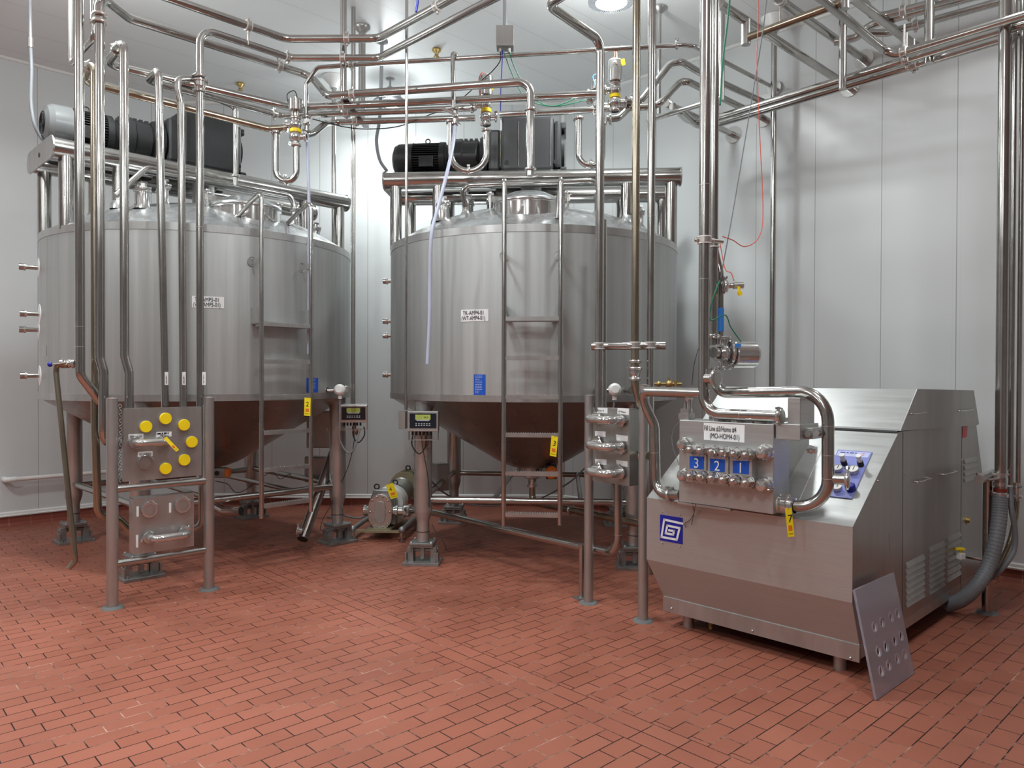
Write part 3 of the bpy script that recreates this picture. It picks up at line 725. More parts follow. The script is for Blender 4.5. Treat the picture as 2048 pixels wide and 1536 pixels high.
# d right -> f
dr = KZ(1000, 229, zd); f1 = KZ(1306, 213, zd)
ft = KZ(1360, 164, 4.15); fm = KZ(1405, 177, 4.15)
fe = towall(fm, (KZ(1446, 197, 4.15)-fm).normalized())
p = Pipe('pipe from the middle valve to the right wall, lower of two humps', [dr, f1, KZ(1320, 206, 3.92), ft, KZ(1376, 163, 4.15), fm, fe], .030, .10)
p.saddle(0, .20, (0, 0, .08)); p.flange(fe, E1)
e0 = KY(1250, 202, 6.35); em = KZ(1401, 146, 4.3)
ee = towall(em, (KZ(1514, 198, 4.3)-em).normalized())
p = Pipe('pipe from the right valve rising in the higher hump to the right wall', [e0, KY(1280, 204, 6.4), KZ(1340, 127, 4.28), KZ(1362, 123, 4.3), em, ee], .030, .10); p.clamp(0, .4, 1.5); p.flange(ee, E1)
# g
zg = 4.25; g0 = KY(612, 236, 6.4)
gw = KY(1549, 176, 7.27)
p = Pipe('thin pipe rising from the left ball valve and crossing to the right wall', [g0, KY(612, 168, 6.4), KY(634, 135, 6.38), KZ(700, 130, zg), KZ(1364, 90, zg), KZ(1388, 92, zg), gw], .0185, .06)
p.saddle(3, .005); p.clamp(3, .985, 1); p.flange(gw, E1, .07)
g2 = KZ(918, 119, zg)
Pipe('short thin pipe arching down to the ball valve of the middle clear hose', [g2, KY(905, 101, 6.2), KY(907, 222, 6.2)], .0185, .05)
# hangers
h0 = KY(687, 200, 6.265); zt = CEIL-.002
t = Thing('pipe_hanger', 'vertical hanger post from the ceiling carrying the overhead pipes left of centre', 'hanger', (h0.x, h0.y, 3.93))
mb = MB(); mb.cyl((h0.x, h0.y, 3.92), (h0.x, h0.y, zt), .026); t.w('post', mb, 'pipe_steel')
mb = MB(); mb.box((h0.x+.02, h0.y+.38, 3.955), (.05, .78, .05), rz=-.05); t.w('arm', mb, 'satin')
q = KY(721, 222, 7.2)
def ceilpost(label, px, py, Y, r, R, name='support_post', drop=0):
    q = KY(px, py, Y); t = Thing(name, label, 'post', q)
    mb = MB(); mb.cyl(q, (q.x, q.y, zt), r, seg=24); t.w('post', mb, 'pipe_steel')
    mb = MB(); mb.lathe([(r, -.06), (r+.012, -.05), (R, -.016), (R, 0)], 28, Matrix.Translation((q.x, q.y, zt))); t.w('ceiling_flange', mb, 'satin' if not drop else 'white_paint'); return t
ceilpost('thick post from the ceiling with a round flange, left of centre above the pipes', 724, 222, 7.23, .034, .078)
q = KY(668, 300, 8.44)
t = Thing('support_post', 'slim full-height post between the two tanks with a white ceiling flange', 'post', (q.x, q.y, 0))
mb = MB(); mb.cyl((q.x, q.y, .01), (q.x, q.y, zt), .026); t.w('post', mb, 'pipe_steel')
mb = MB(); mb.lathe([(.03, -.13), (.045, -.13), (.055, -.09), (.13, -.012), (.13, 0)], 28, Matrix.Translation((q.x, q.y, zt))); t.w('ceiling_flange', mb, 'white_paint')
mb = MB(); mb.cyl((q.x, q.y, 0), (q.x, q.y, .02), .07); t.w('foot_plate', mb, 'zinc')
ceilpost('slim ceiling post seen behind the right-hand riser beside the lamp', 1317, 228, 6.84, .022, .07)
q = KY(1547, 300, 7.02)
t = Thing('support_post', 'full-height slim post standing by the right wall behind the machine', 'post', (q.x, q.y, 0))
mb = MB(); mb.cyl((q.x, q.y, .01), (q.x, q.y, zt), .0262); t.w('post', mb, 'pipe_steel')
mb = MB(); mb.lathe([(.03, -.13), (.045, -.13), (.055, -.09), (.12, -.012), (.12, 0)], 28, Matrix.Translation((q.x, q.y, zt))); t.w('ceiling_flange', mb, 'white_paint')
mb = MB(); mb.cyl((q.x, q.y, 0), (q.x, q.y, .02), .07); t.w('foot_plate', mb, 'zinc')
# arm at x 1290-1443 with its post
zz = 3.86; a0, a1 = KZ(1296, 241, zz), KZ(1443, 196, zz)
t = Thing('pipe_hanger', 'angled hanger arm and post behind the tall column of pipes', 'hanger', a0)
mb = MB(); mb.cyl(a0, a1, .022); t.w('arm', mb, 'pipe_steel')
mb = MB(); mb.cyl(a1-U*.02, (a1.x, a1.y, zt), .022); t.w('post', mb, 'satin')
# --- right rack
zr = 3.95
def run(label, l, r_, z, rad=.031, pre=(), sad=None, grp=None):
    a, b = KZ(*l, z), KZ(*r_, z); b2 = b+(b-a).normalized()*3.0
    p = Pipe(label, [KZ(x, y, zz) for x, y, zz in pre]+[a, b2], rad, .1)
    if sad is not None:
        q = H(a, sad, (b-a).normalized()); n = len(p.pts)-2; p.saddle(n, (q-a).length/(b2-a).length, (0, 0, .2))
    return p
run('upper pipe of the right rack, curving down out of the ceiling into the row', (1792, 110), (1998, 47), zr, .031, ((1632, -12, 4.1), (1768, 100, 4.0)), 1803)
run('middle pipe of the right rack, behind the tall column to the right edge', (1395, 248), (1998, 64), zr, .031, ((1345, 212, 3.95), (1372, 238, 3.95)), 1808)
run('lowest pipe of the right rack, behind the tall column to the right edge', (1412, 255), (1998, 81), zr, .031, ((1362, 222, 3.95), (1390, 248, 3.95)), 1823)
run('uppermost pipe of the ceiling rack in the top right corner', (1764, 33), (1930, -11), 4.45, .032, ((1700, -40, 4.45), (1745, 30, 4.45)), 1800)
run('second pipe of the ceiling rack in the top right corner, curling from the wall pipe', (1750, 47), (1990, -18), 4.45, .032, ((1668, 84, 4.4), (1712, 76, 4.4), (1735, 55, 4.45)), 1813)
run('third pipe of the ceiling rack in the top right corner, nearest the wall', (1775, 66), (1998, 4), 4.45, .030, ((1738, 66, 4.45),), 1826)
def wallpipe(label, a, b, z, r=.033, fl=True):
    A, B = KZ(*a, z), KZ(*b, z); e = towall(B, (B-A).normalized()); p = Pipe(label, [A, e], r)
    if fl: p.flange(e, E1)
    return p
wallpipe('sloping pipe from the top of the tall column to the right wall below the rack', (1439, 8), (1660, 149), 4.23)
wallpipe('sloping pipe from the top edge to a bright flange high on the right wall', (1548, -8), (1692, 93), 4.45).saddle(0, .06, (0, 0, -.2))
wallpipe('sloping pipe furthest right from the top edge, ending behind the right rack', (1704, -6), (1826, 88), 4.4, .035)
A = KY(1333, 207, 6.75); e = towall(A, E1); p = Pipe('short pipe ending in the round flange on the right wall beside the tall column', [A, e], .03); p.clamp(0, .03, 1); p.flange(e, E1)
# strut frame
zz = 4.1; a0, a1 = KZ(1492, 76, zz), KZ(1689, 3, zz)
t = Thing('pipe_hanger', 'level strut under the ceiling with short square stubs at both ends, upper right', 'hanger', a0)
mb = MB(); mb.cyl(a0, a1, .028); t.w('strut', mb, 'pipe_steel_stained')
mb = MB(); mb.cyl(a0-U*.05, a0+U*.13, .034); t.w('stub', mb, 'satin')
mb = MB(); mb.cyl(a1-U*.05, (a1.x, a1.y, zt), .03); t.w('stub', mb, 'satin')
for px, py, Y, r, lb in ((1685, 178, 5.75, .029, 'post from the ceiling ending under the right rack, upper right'), (1858, 127, 5.45, .033, 'short thick post between the two racks near the right edge')):
    ceilpost(lb, px, py, Y, r, .07)
# --- middle column
q1 = KY(1200, 300, 5.25); zq = KY(1202, 82, 5.25).z
p = Pipe('riser just left of the lamp that bends over at the top', [Vector((q1.x, q1.y, VZ(q1, 850))), Vector((q1.x, q1.y, zq)), KZ(1096, 10, zq), KZ(1165, -34, zq)], .0305, .09)
q2 = KY(1272, 300, 5.12); q3 = KY(1303, 300, 5.12)
qx = Vector((q2.x, q2.y, 0))
p = Pipe('stained middle riser of three, with check valve and clamps below the cross bar', [q2+U*2.2, Vector((q2.x, q2.y, VZ(q2, 768))), KY(1282, 818, 5.12), KY(1284, 912, 5.12), KY(1300, 912, 4.85)], .027, .07, 'pipe_steel_stained')
for y, s_ in ((723, 3.3), (737, 0), (758, 3.3)):
    mb = MB(); tri_clamp(mb, Vector((q2.x, q2.y, VZ(q2, y))), U, .03 if y != 737 else .038, .02, True, s_); p.w('clamp', mb, 'cast')
mb = MB(); mb.turn(Vector((q2.x, q2.y, VZ(q2, 738))), -U, [(.03, 0), (.040, .002), (.040, .03), (.028, .055)]); p.w('check_valve', mb, 'polished')
mb = MB(); tri_clamp(mb, KY(1286, 912, 5.07), (.5, -.85, 0), .034, .022, True, 2); p.w('clamp', mb, 'polished')
p = Pipe('right-hand riser of three beside the lamp, passing the end of the cross bar', [q3+U*2.2, Vector((q3.x, q3.y, .25))], .0265, .07); p.weld(0, .52)
p = Pipe('vertical pipe hidden behind the first riser, running into the three-loop panel', [KY(1208, 440, 5.5), KY(1208, 850, 5.45)], .02)
# cross bar with saddles
ba, bb = KY(1184, 693, 5.36), KY(1333, 691, 5.2)
t = Thing('cross_bar', 'level bar holding the three risers with grey collars, end cap to the right', 'bar', ba)
mb = MB(); mb.cyl(ba+Vector((0, .02, 0)), bb+Vector((0, .02, 0)), .0265); t.w('bar', mb, 'pipe_steel')
for q in (q1, q2, q3):
    zc = 1.6+(754.5-691)/1496*5.2; mb = MB(); pp = Vector((q.x, q.y, zc)); saddle(mb, pp, U, .031)
    mb.cyl(pp+Vector((-.055, -.02, 0)), pp+Vector((.055, -.02, 0)), .012); s_ = t.w('collar', mb, 'cast')
    mb = MB(); liner(mb, pp, U, .031); t.w('rubber_liner', mb, 'rubber_ring', s_)
# --- column over the machine
m1 = KY(1410, 300, 4.4); UM = Vector((.698, -.716, 0))
mz = KY(1411, 827, 4.4).z; mc = Vector((m1.x, m1.y, mz)); me_ = H(mc, 1566, UM)
p = Pipe('big main riser above the machine, curving right into the valve block at its foot', [m1+U*2.4, mc, me_], .0325, .115); p.weld(0, .66, .80); p.clamp(1, .97, 1.5); p.weld(1, .5)
jz = KY(1411, 786, 4.4).z; j0 = Vector((m1.x, m1.y, jz))
p = Pipe('looping pipe from the big riser out to the left and down into the pump head', [j0, KY(1284, 783, 4.74), KY(1291, 812, 4.74), KY(1309, 850, 4.72), KY(1312, 988, 4.72), KY(1362, 990, 4.52)], .031, .09)
p.clamp(4, .6, 1.5); p.weld(3, .4)
m2 = KY(1429, 300, 4.52)
p = Pipe('slimmer riser tight behind the big one, ending at the horizontal valve', [m2+U*2.4, Vector((m2.x, m2.y, VZ(m2, 690)))], .0245); p.clamp(0, .985, 4)
p = Pipe('slim pipe swinging out right of the risers with blue tape round it', [KY(1431, 478, 4.58), KY(1431, 500, 4.58), KY(1441, 545, 4.55), KY(1441, 690, 4.55)], .019, .05)
mb = MB(); a, b = KY(1441, 616, 4.55), KY(1441, 663, 4.55); mb.cyl(b, a, .0205); p.w('tape_wrap', mb, 'blue_tape')
k0 = KY(1432, 735, 4.5)
p = Pipe('large pipe loop in front of the machine, ending at the tag numbered 7', [k0, KY(1434, 786, 4.5), KY(1656, 782, 3.98), KY(1656, 1016, 3.98), KY(1540, 1008, 4.14)], .0325, .16)
p.weld(2, .30, .55, .75); p.clamp(3, .68, 1.4); p.clamp(3, .85, 1.2)
# capped side stubs
def stub(par, p, d, R, L, s1='branch', s2='blind_cap', s3='clamp'):
    d = Vector(d).normalized(); mb = MB(); mb.turn(p, d, [(R*.8, 0), (R*.8, L), (R, L)]); par.w(s1, mb, 'pipe_steel')
    mb = MB(); mb.turn(Vector(p)+d*L, d, [(R*.85, -.005), (R+.012, 0), (R+.012, .018), (R, .022), (0, .022)]); par.w(s2, mb, 'satin')
    mb = MB(); tri_clamp(mb, Vector(p)+d*(L+.008), d, R+.006, .018, True, 1.2); par.w(s3, mb, 'polished')
stub(p, KY(1660, 957, 3.98), (.86, -.45, 0), .036, .075)
mb = MB()
t = Thing('blind_cap', 'round capped stub on the big riser under the horizontal valve', 'pipe fitting', KY(1414, 760, 4.4)); stub(t, KY(1412, 757, 4.37), (.62, -.75, 0), .036, .06)
# collar on risers
q = Vector((m1.x, m1.y, VZ(m1, 480))); t = Thing('riser_collar', 'double grey collar clamping the two risers above the machine', 'bracket', q)
mb = MB(); saddle(mb, q, U, .0325); mb.cyl(q+Vector((-.05, -.01, 0)), q+Vector((.12, .05, 0)), .013); t.w('collar', mb, 'cast')
mb = MB(); liner(mb, q, U, .0325); liner(mb, Vector((m2.x, m2.y, q.z)), U, .0245); t.w('rubber_liner', mb, 'rubber_ring')
# --- right edge risers
w1 = KY(2009, 500, 4.98)
def vert(label, px, Y, yt, yb, r, **k):
    q = KY(px, 800, Y); return Pipe(label, [Vector((q.x, q.y, VZ(q, yt))), Vector((q.x, q.y, VZ(q, yb)))], r, **k)
p = vert('thickest riser at the right edge above the big grey hose', 2003, 5.0, -60, 985, .037)
mb = MB(); q = KY(1999, 950, 5.0); saddle(mb, q, U, .037); mb.cyl(q, q+Vector((-.14, .02, .0)), .012); p.w('pipe_saddle', mb, 'cast')
vert('thin riser right of the thickest one at the right edge', 2023, 5.1, -60, 970, .0155)
vert('outermost thin riser at the right edge', 2038, 5.1, -60, 985, .0155)
vert('pale slim riser just right of the thickest one', 2013, 5.15, -60, 940, .02)
# top right corner pipes beyond the risers
# --- ceiling things
def sprinkler(px, py, label):
    Y = 3.36*FPX/(CYP-14-py)
    q = KY(px, py, Y); t = Thing('sprinkler_head', label, 'sprinkler', (q.x, q.y, CEIL-.1))
    mb = MB(); mb.lathe([(.0, -.001), (.045, -.001), (.047, -.02), (.02, -.045), (.02, -.075), (.03, -.08), (0, -.085)], 20, Matrix.Translation((q.x, q.y, CEIL))); t.w('body', mb, 'brass')
sprinkler(481, 172, 'brass sprinkler head on the ceiling left of the left valve')
sprinkler(873, 103, 'brass sprinkler head on the ceiling above the water pipe')
# junction box
q = KY(1010, 100, 6.15); t = Thing('junction_box', 'small steel junction box hanging from a conduit near the top centre', 'electrical box', q)
mb = MB(); mb.box(KY(1010, 77, 6.2), (.145, .12, .17)); t.w('box', mb, 'satin', bevel=.004)
mb = MB(); a = KY(1010, 52, 6.2); mb.cyl(a, (a.x, a.y, zt), .018); t.w('conduit', mb, 'lamp_alu')
mb = MB()
for px in (1001, 1018): a = KY(px, 97, 6.17); mb.cyl(a, a-U*.03, .012, seg=10)
t.w('cable_gland', mb, 'cast')
def cable(label, pts, r, mat, name='cable', cat='cable', k=8, group=None):
    P = smooth_path(pts, k); mb = MB(); mb.tube(P, r, 0, 8); return one(name, mb, mat, label, cat, group)
cable('black cable from the junction box to the middle valve top', [KY(1001, 100, 6.17), KY(1000, 122, 6.2), KY(985, 142, 6.25), KY(973, 152, 6.3)], .004, 'black_rubber')
cable('black cable hanging from the junction box with blue lower part', [KY(1005, 100, 6.17), KY(1004, 130, 6.2), KY(1002, 170, 6.2), KY(1001, 222, 6.2)], .004, 'wire_blue')
cable('long green black cable from the junction box sagging right to the valve', [KY(1006, 100, 6.15), KY(1025, 150, 6.2), KY(1050, 195, 6.25), KY(1085, 210, 6.3), KY(1120, 212, 6.3), KY(1172, 200, 6.3)], .004, 'wire_green')
cable('green air line looping from the junction box to the right valve', [KY(1018, 100, 6.15), KY(1027, 130, 6.2), KY(1052, 178, 6.25), KY(1080, 205, 6.3), KY(1110, 212, 6.3), KY(1150, 198, 6.3)], .004, 'wire_green')
cable('dark cable sagging between the left and middle valves', [KY(973, 152, 6.3), KY(930, 192, 6.35), KY(900, 216, 6.75), KY(863, 228, 6.75), KY(800, 252, 6.6), KY(740, 258, 6.5), KY(690, 254, 6.4), KY(625, 238, 6.35)], .0045, 'black_rubber')
# conduits
def conduit(label, pts, r, mat='grey_rubber'):
    P = smooth_path(pts, 8); mb = MB(); mb.tube(P, r, 0, 12); return one('conduit', mb, mat, label, 'conduit')
q = KY(60, -40, 6.2); t = Thing('conduit', 'grey flexible conduit hanging at the far left down to the left tank motor', 'conduit', KY(98, 292, 6.3))
mb = MB(); mb.tube([KY(59, -60, 6.2), KY(61, 88, 6.2)], .014, 0, 12); t.w('rigid_length', mb, 'lamp_alu')
mb = MB(); mb.cyl(KY(61, 76, 6.2), KY(61, 95, 6.2), .021); t.w('coupling', mb, 'cast')
mb = MB(); mb.tube(smooth_path([KY(61, 92, 6.2), KY(63, 140, 6.2), KY(62, 200, 6.2), KY(68, 245, 6.2), KY(80, 272, 6.25), KY(97, 292, 6.3)]), .014, 0, 12); t.w('flexible_length', mb, 'grey_rubber')
q = KY(764, 87, 7.55); t = Thing('conduit', 'grey conduit dropping from the ceiling behind the pipes to the middle tank motor', 'conduit', KY(772, 341, 7.1))
mb = MB(); mb.cyl((q.x, q.y, zt), KY(762, 180, 7.55), .018); mb.lathe([(.02, -.03), (.06, -.012), (.06, 0)], 20, Matrix.Translation((q.x, q.y, zt))); t.w('rigid_length', mb, 'lamp_alu')
mb = MB(); mb.tube(smooth_path([KY(762, 178, 7.55), KY(759, 240, 7.5), KY(753, 280, 7.4), KY(759, 318, 7.2), KY(773, 341, 7.05)]), .0165, 0, 12); t.w('flexible_length', mb, 'grey_rubber')
for px, lb in ((706, 'left'), (711, 'right')):
    a = KY(px-2, 200, 6.85); conduit('thin conduit dropping to the left weight display, %s of the pair' % lb, [Vector((a.x, a.y, zt)), Vector((a.x, a.y, 3)), Vector((a.x, a.y, VZ(a, 808)))], .0095, 'pipe_steel')
a = KY(813, 300, 6.0); conduit('thin vertical conduit in front of the middle tank going down to its weight display', [Vector((a.x, a.y, zt)), Vector((a.x, a.y, 3)), Vector((a.x, a.y, VZ(a, 820)))], .0125, 'pipe_steel')
# --- hoses
def hose(label, pts, r, mat, parts=(), name='hose'):
    P = smooth_path(pts); mb = MB(); mb.tube(P, r, 0, 14); return one(name, mb, mat, label, 'hose')
hose('clear hose hanging straight down behind the right rail of the left ladder', [KY(614, 262, 6.4), KY(616, 330, 6.4), KY(618, 420, 6.38), KY(618, 560, 6.4), KY(617, 708, 6.41)], .0135, 'hose_clear')
hose('clear hose hanging in a long bow in front of the middle tank', [KY(911, 247, 6.2), KY(906, 290, 6.1), KY(893, 350, 5.95), KY(876, 415, 5.88), KY(863, 470, 5.8), KY(860, 560, 5.83), KY(859, 640, 5.83), KY(855, 728, 5.83)], .0145, 'hose_clear')
# ball valves for hoses
def ballvalve(t_lb, px, py, Y, lev):
    q = KY(px, py, Y); t = Thing('ball_valve', t_lb, 'valve', q)
    mb = MB(); mb.sphere(q, .028); mb.cyl(q-U*.06, q+U*.06, .02); mb.turn(q+U*.05, U, [(.02, 0), (.03, 0), (.03, .015), (.02, .015)]); mb.turn(q-U*.065, U, [(.014, 0), (.03, 0), (.03, .015), (.014, .015)]); t.w('body', mb, 'polished')
    mb = MB(); mb.cyl(q, q+Vector((0, -.05, 0)), .012); L = Vector(lev); a = q+Vector((0, -.05, 0)); n = L.cross(Vector((0, 1, 0))).normalized()*.012
    mb.quadbox([a-n, a+L-n, a+L+n, a+n], Vector((0, .004, 0))); t.w('lever', mb, 'polished')
    mb = MB(); tri_clamp(mb, q+U*.06, U, .024, .018, True, 1); tri_clamp(mb, q-U*.06, U, .024, .018, True, 4); t.w('clamp', mb, 'polished')
ballvalve('small ball valve at the top of the left clear hose', 613, 248, 6.38, (.04, 0, .02))
ballvalve('small ball valve with a flat lever at the top of the middle clear hose', 911, 233, 6.2, (-.12, -.02, .05))
# --- mixproof valves
def bigvalve(label, px, ytop, yact, ybody, Y, band=True, lines=()):
    q = KY(px, ybody, Y); z1 = VZ(q, ytop); z0 = VZ(q, yact); t = Thing('process_valve', label, 'valve', (q.x, q.y, q.z-.1))
    T = Matrix.Translation((q.x, q.y, 0)); r = .060
    mb = MB(); mb.turn((q.x, q.y, z0), U, [(0, 0), (r-.003, 0), (r, .004), (r, z1-z0-.008), (r-.006, z1-z0), (.014, z1-z0), (.014, z1-z0+.02), (0, z1-z0+.02)], 32); t.w('actuator', mb, 'polished')
    mb = MB()
    zb = q.z+.105
    for s in (-1, 1): mb.box((q.x+s*.022, q.y, (z0+zb)/2), (.012, .03, z0-zb+.02))
    mb.cyl((q.x, q.y, zb), (q.x, q.y, z0), .012); mb.lathe([(0, zb+.012), (.045, zb+.012), (.045, zb-.01), (0, zb-.01)], 24, T); t.w('yoke', mb, 'cast')
    mb = MB(); mb.sphere(q+U*.05, .052); mb.sphere(q-U*.05, .052); mb.cyl(q-U*.08, q+U*.1, .038)
    for s, dz in ((-1, .05), (1, -.05)): mb.cyl(q+U*dz, q+U*dz+Vector((s*.085, 0, 0)), .028)
    mb.cyl(q-U*.12, q, .03); t.w('valve_body', mb, 'polished')
    mb = MB()
    for s, dz in ((-1, .05), (1, -.05)): tri_clamp(mb, q+U*dz+Vector((s*.085, 0, 0)), (1, 0, 0), .03, .02, True, 1+s)
    tri_clamp(mb, q-U*.115, U, .03, .02, True, 0); t.w('clamp', mb, 'polished')
    if band: mb = MB(); mb.cyl(q-U*.012, q+U*.014, .046); t.w('yellow_band', mb, 'yellow')
    return t, q, z1
t, q, z1 = bigvalve('process valve with a yellow band at the left, above the left U loop', 591, 199, 222, 262, 6.3)
mb = MB(); mb.tube(smooth_path([Vector((q.x-.05, q.y-.02, z1-.06)), Vector((q.x-.06, q.y-.03, z1+.03)), Vector((q.x, q.y-.03, z1+.06)), Vector((q.x+.02, q.y, z1))]), .004, 0, 8); t.w('air_line', mb, 'black_rubber')
t, q, z1 = bigvalve('process valve with a tall cylinder and two yellow bands above the middle tank motor', 972, 153, 192, 222, 6.38)
T = Matrix.Translation((q.x, q.y, 0)); za = VZ(q, 179); mb = MB(); mb.lathe([(.060, za-.012), (.0612, za-.012), (.0612, za+.012), (.060, za+.012)], 28, T); t.w('yellow_label', mb, 'yellow')
mb = MB(); mb.tube(smooth_path([Vector((q.x+.0, q.y, z1)), Vector((q.x-.03, q.y-.05, z1+.012)), Vector((q.x-.06, q.y-.04, z1-.05)), Vector((q.x-.05, q.y-.03, z1-.2))]), .004, 0, 8); t.w('air_line', mb, 'wire_red')
t, q, z1 = bigvalve('process valve with a shiny cylinder and yellow tag beside the risers under the lamp', 1230, 121, 164, 193, 6.25)
mb = MB(); mb.tube(smooth_path([Vector((q.x-.01, q.y-.02, z1)), Vector((q.x-.005, q.y-.03, z1+.06)), Vector((q.x+.01, q.y-.03, z1+.04)), Vector((q.x, q.y-.06, z1-.05))]), .004, 0, 8); t.w('air_line', mb, 'wire_red')
mb = MB(); a = Vector((q.x+.05, q.y-.04, z1-.06)); mb.quadbox([a, a+Vector((.03, 0, .01)), a+Vector((.02, 0, .06)), a+Vector((-.01, 0, .05))], (0, .002, 0)); t.w('yellow_tag', mb, 'yellow')
t, q, z1 = bigvalve('process valve half hidden behind the first riser beside the lamp', 1196, 163, 181, 200, 6.45, False)
mb = MB(); mb.tube(smooth_path([Vector((q.x-.03, q.y-.05, z1-.05)), Vector((q.x-.05, q.y-.05, z1+.02)), Vector((q.x-.02, q.y-.05, z1+.04)), Vector((q.x, q.y, z1))]), .004, 0, 8); t.w('air_line', mb, 'blue_tape')
p = Pipe('short elbow swinging up to the right under the shiny right valve', [KY(1213, 238, 6.35), KY(1236, 237, 6.35), KY(1256, 218, 6.4)], .0285, .06); p.clamp(0, .3, 4)
q = KY(1180, 198, 6.2); t = Thing('conical_cap', 'small polished cone cap hanging under the upper pipe near the first riser', 'pipe fitting', q-U*.03); mb = MB(); mb.lathe([(0, .05), (.008, .04), (.035, 0), (.035, 0), (.035, -.02), (.02, -.04), (0, -.04)], 20, Matrix.Translation(q)); t.w('cap', mb, 'polished')
# horizontal valve over the machine
q = KY(1447, 706, 4.48); D = Vector((.985, .16, 0)).normalized(); t = Thing('process_valve', 'horizontal process valve with a fat steel cylinder, on the risers above the machine', 'valve', q)
mb = MB(); a = KY(1466, 709, 4.5); mb.turn(a, D, [(0, 0), (.074, 0), (.078, .006), (.078, .132), (.07, .145), (0, .15)], 32); t.w('actuator', mb, 'polished')
mb = MB(); mb.sphere(q, .052); mb.cyl(q-U*.1, q+U*.1, .028); mb.cyl(q-D*.02+Vector((-.0, 0, 0)), q-D*.08+Vector((0, -.05, 0)), .032); mb.cyl(q, a, .03); t.w('valve_body', mb, 'polished')
mb = MB(); tri_clamp(mb, q+D*.045, D, .055, .02, True, 1); tri_clamp(mb, q-D*.03+Vector((0, -.02, 0)), (D+Vector((0, .7, 0))), .04, .018, True, 3); tri_clamp(mb, q+U*.09, U, .03, .02, True, .3); tri_clamp(mb, q-U*.09, U, .03, .02, True, .3); t.w('clamp', mb, 'polished')
mb = MB(); a = KY(1476, 691, 4.42); mb.box(a, (.035, .004, .02)); t.w('blue_tape', mb, 'blue_tape')
q = KY(1455, 573, 4.5); t = Thing('flow_sensor', 'small cylindrical sensor with a yellow plug sticking out of the taped pipe', 'sensor', q)
mb = MB(); mb.turn(KY(1442, 573, 4.52), (1, -.1, .04), [(.018, 0), (.032, .01), (.032, .03), (.018, .04), (.018, .07), (.022, .075), (.022, .13), (0, .14)]); t.w('body', mb, 'polished')
mb = MB(); tri_clamp(mb, KY(1450, 573, 4.5), (1, 0, 0), .03, .02, True, 1); t.w('clamp', mb, 'polished')
mb = MB(); a = KY(1478, 583, 4.45); mb.cyl(a+U*.03, a, .008, seg=10); mb.cyl(a, a-U*.022+Vector((.01, 0, 0)), .013, seg=10); t.w('plug', mb, 'yellow')
cable('red wire hanging in a wide loop right of the tall pipe column', [KY(1517, -30, 4.7), KY(1516, 60, 4.7), KY(1514, 120, 4.7), KY(1518, 240, 4.7), KY(1526, 420, 4.7), KY(1517, 475, 4.65), KY(1490, 493, 4.6), KY(1465, 480, 4.55), KY(1445, 473, 4.5)], .003, 'wire_red')
cable('red wire drooping from the collar to the small sensor', [KY(1440, 486, 4.5), KY(1447, 525, 4.48), KY(1452, 541, 4.47), KY(1462, 546, 4.46), KY(1468, 562, 4.46)], .0028, 'wire_red')
cable('long grey wire slanting down from the ceiling to the small sensor', [KY(1536, -25, 4.7), KY(1526, 60, 4.7), KY(1505, 190, 4.7), KY(1468, 410, 4.6), KY(1447, 525, 4.5), KY(1442, 555, 4.5)], .0035, 'grey_rubber')
cable('dark green air line running down beside the tall pipe column', [KY(1462, -25, 4.6), KY(1455, 45, 4.6), KY(1446, 120, 4.6), KY(1440, 210, 4.55)], .006, 'wire_green')
cable('green air line bowing down to the horizontal valve', [KY(1440, 560, 4.5), KY(1425, 600, 4.42), KY(1421, 640, 4.42), KY(1450, 630, 4.42), KY(1462, 655, 4.45), KY(1483, 685, 4.5)], .0035, 'wire_green')
cable('thin black wire hanging left of the big riser', [KY(1399, 690, 4.5), KY(1388, 730, 4.5), KY(1384, 770, 4.5)], .002, 'black_rubber')
# ------------------------------------------------------------------ flow panels
def cap_at(t, p, n, r, mat, nm):
    mb = MB(); mb.turn(p-n*.002, n, [(r*.8, 0), (r*1.05, .0), (r*1.05, .014), (r*.8, .014)]); po = t.w('port_ring', mb, 'polished')
    mb = MB(); mb.turn(p, n, [(r, .006), (r, .022), (r*.94, .026), (0, .026)], 28); t.w(nm, mb, mat)
def clamp_port(t, p, n, r, side=1.0):
    mb = MB(); mb.turn(p-n*.002, n, [(r*.7, 0), (r*.95, .0), (r*.95, .02), (r*.8, .026), (0, .026)], 28); po = t.w('blind_port', mb, 'satin')
    mb = MB(); tri_clamp(mb, p+n*.016, n, r*.9, .02, True, side); t.w('clamp', mb, 'polished', po)
def jumper(label, p0, n, a, b, r=.026, out=.095, s0=1.2, s1=1.2):
    t = Thing('jumper_pipe', label, 'pipe', a, 0, 'removable U shaped jumper pipes on the panels')
    mb = MB(); mb.tube([a, a+n*out, b+n*out, b], r, .075, 18, False); t.w('u_tube', mb, 'polished')
    for q, s_ in ((a, s0), (b, s1)):
        mb = MB(); tri_clamp(mb, q+n*.022, n, r+.002, .022, True, s_); t.w('clamp', mb, 'polished')
def plabel(t, p0, n, d, quad, txt, h=.02, mat='label_white', ink='ink', rot=False):
    P = [KP(x, y, p0+n*.001, n) for x, y in quad]  # TL TR BR BL
    mb = MB(); mb.quadbox([P[3], P[2], P[1], P[0]], n*.0015); lb = t.w('paper_label', mb, mat)
    if txt == '-': dashes(t, P[3]+n*.0006, P[2]-P[3], P[0]-P[3], (P[2]-P[3]).length, (P[0]-P[3]).length, 1, 'ink')
    elif txt:
        rt = (P[2]-P[3]); up = (P[0]-P[3])
        if rot: rt, up, P = up, -rt, [P[1], P[2], P[3], P[3]]; P[3] = KP(quad[2][0], quad[2][1], p0+n*.001, n)
        q = P[3]+rt*.08+up*.28+n*.001
        t.text(txt, q, rt, up, h, ink, parent=None, sx=min(1.2, rt.length*.84/(len(txt)*h*.80)))
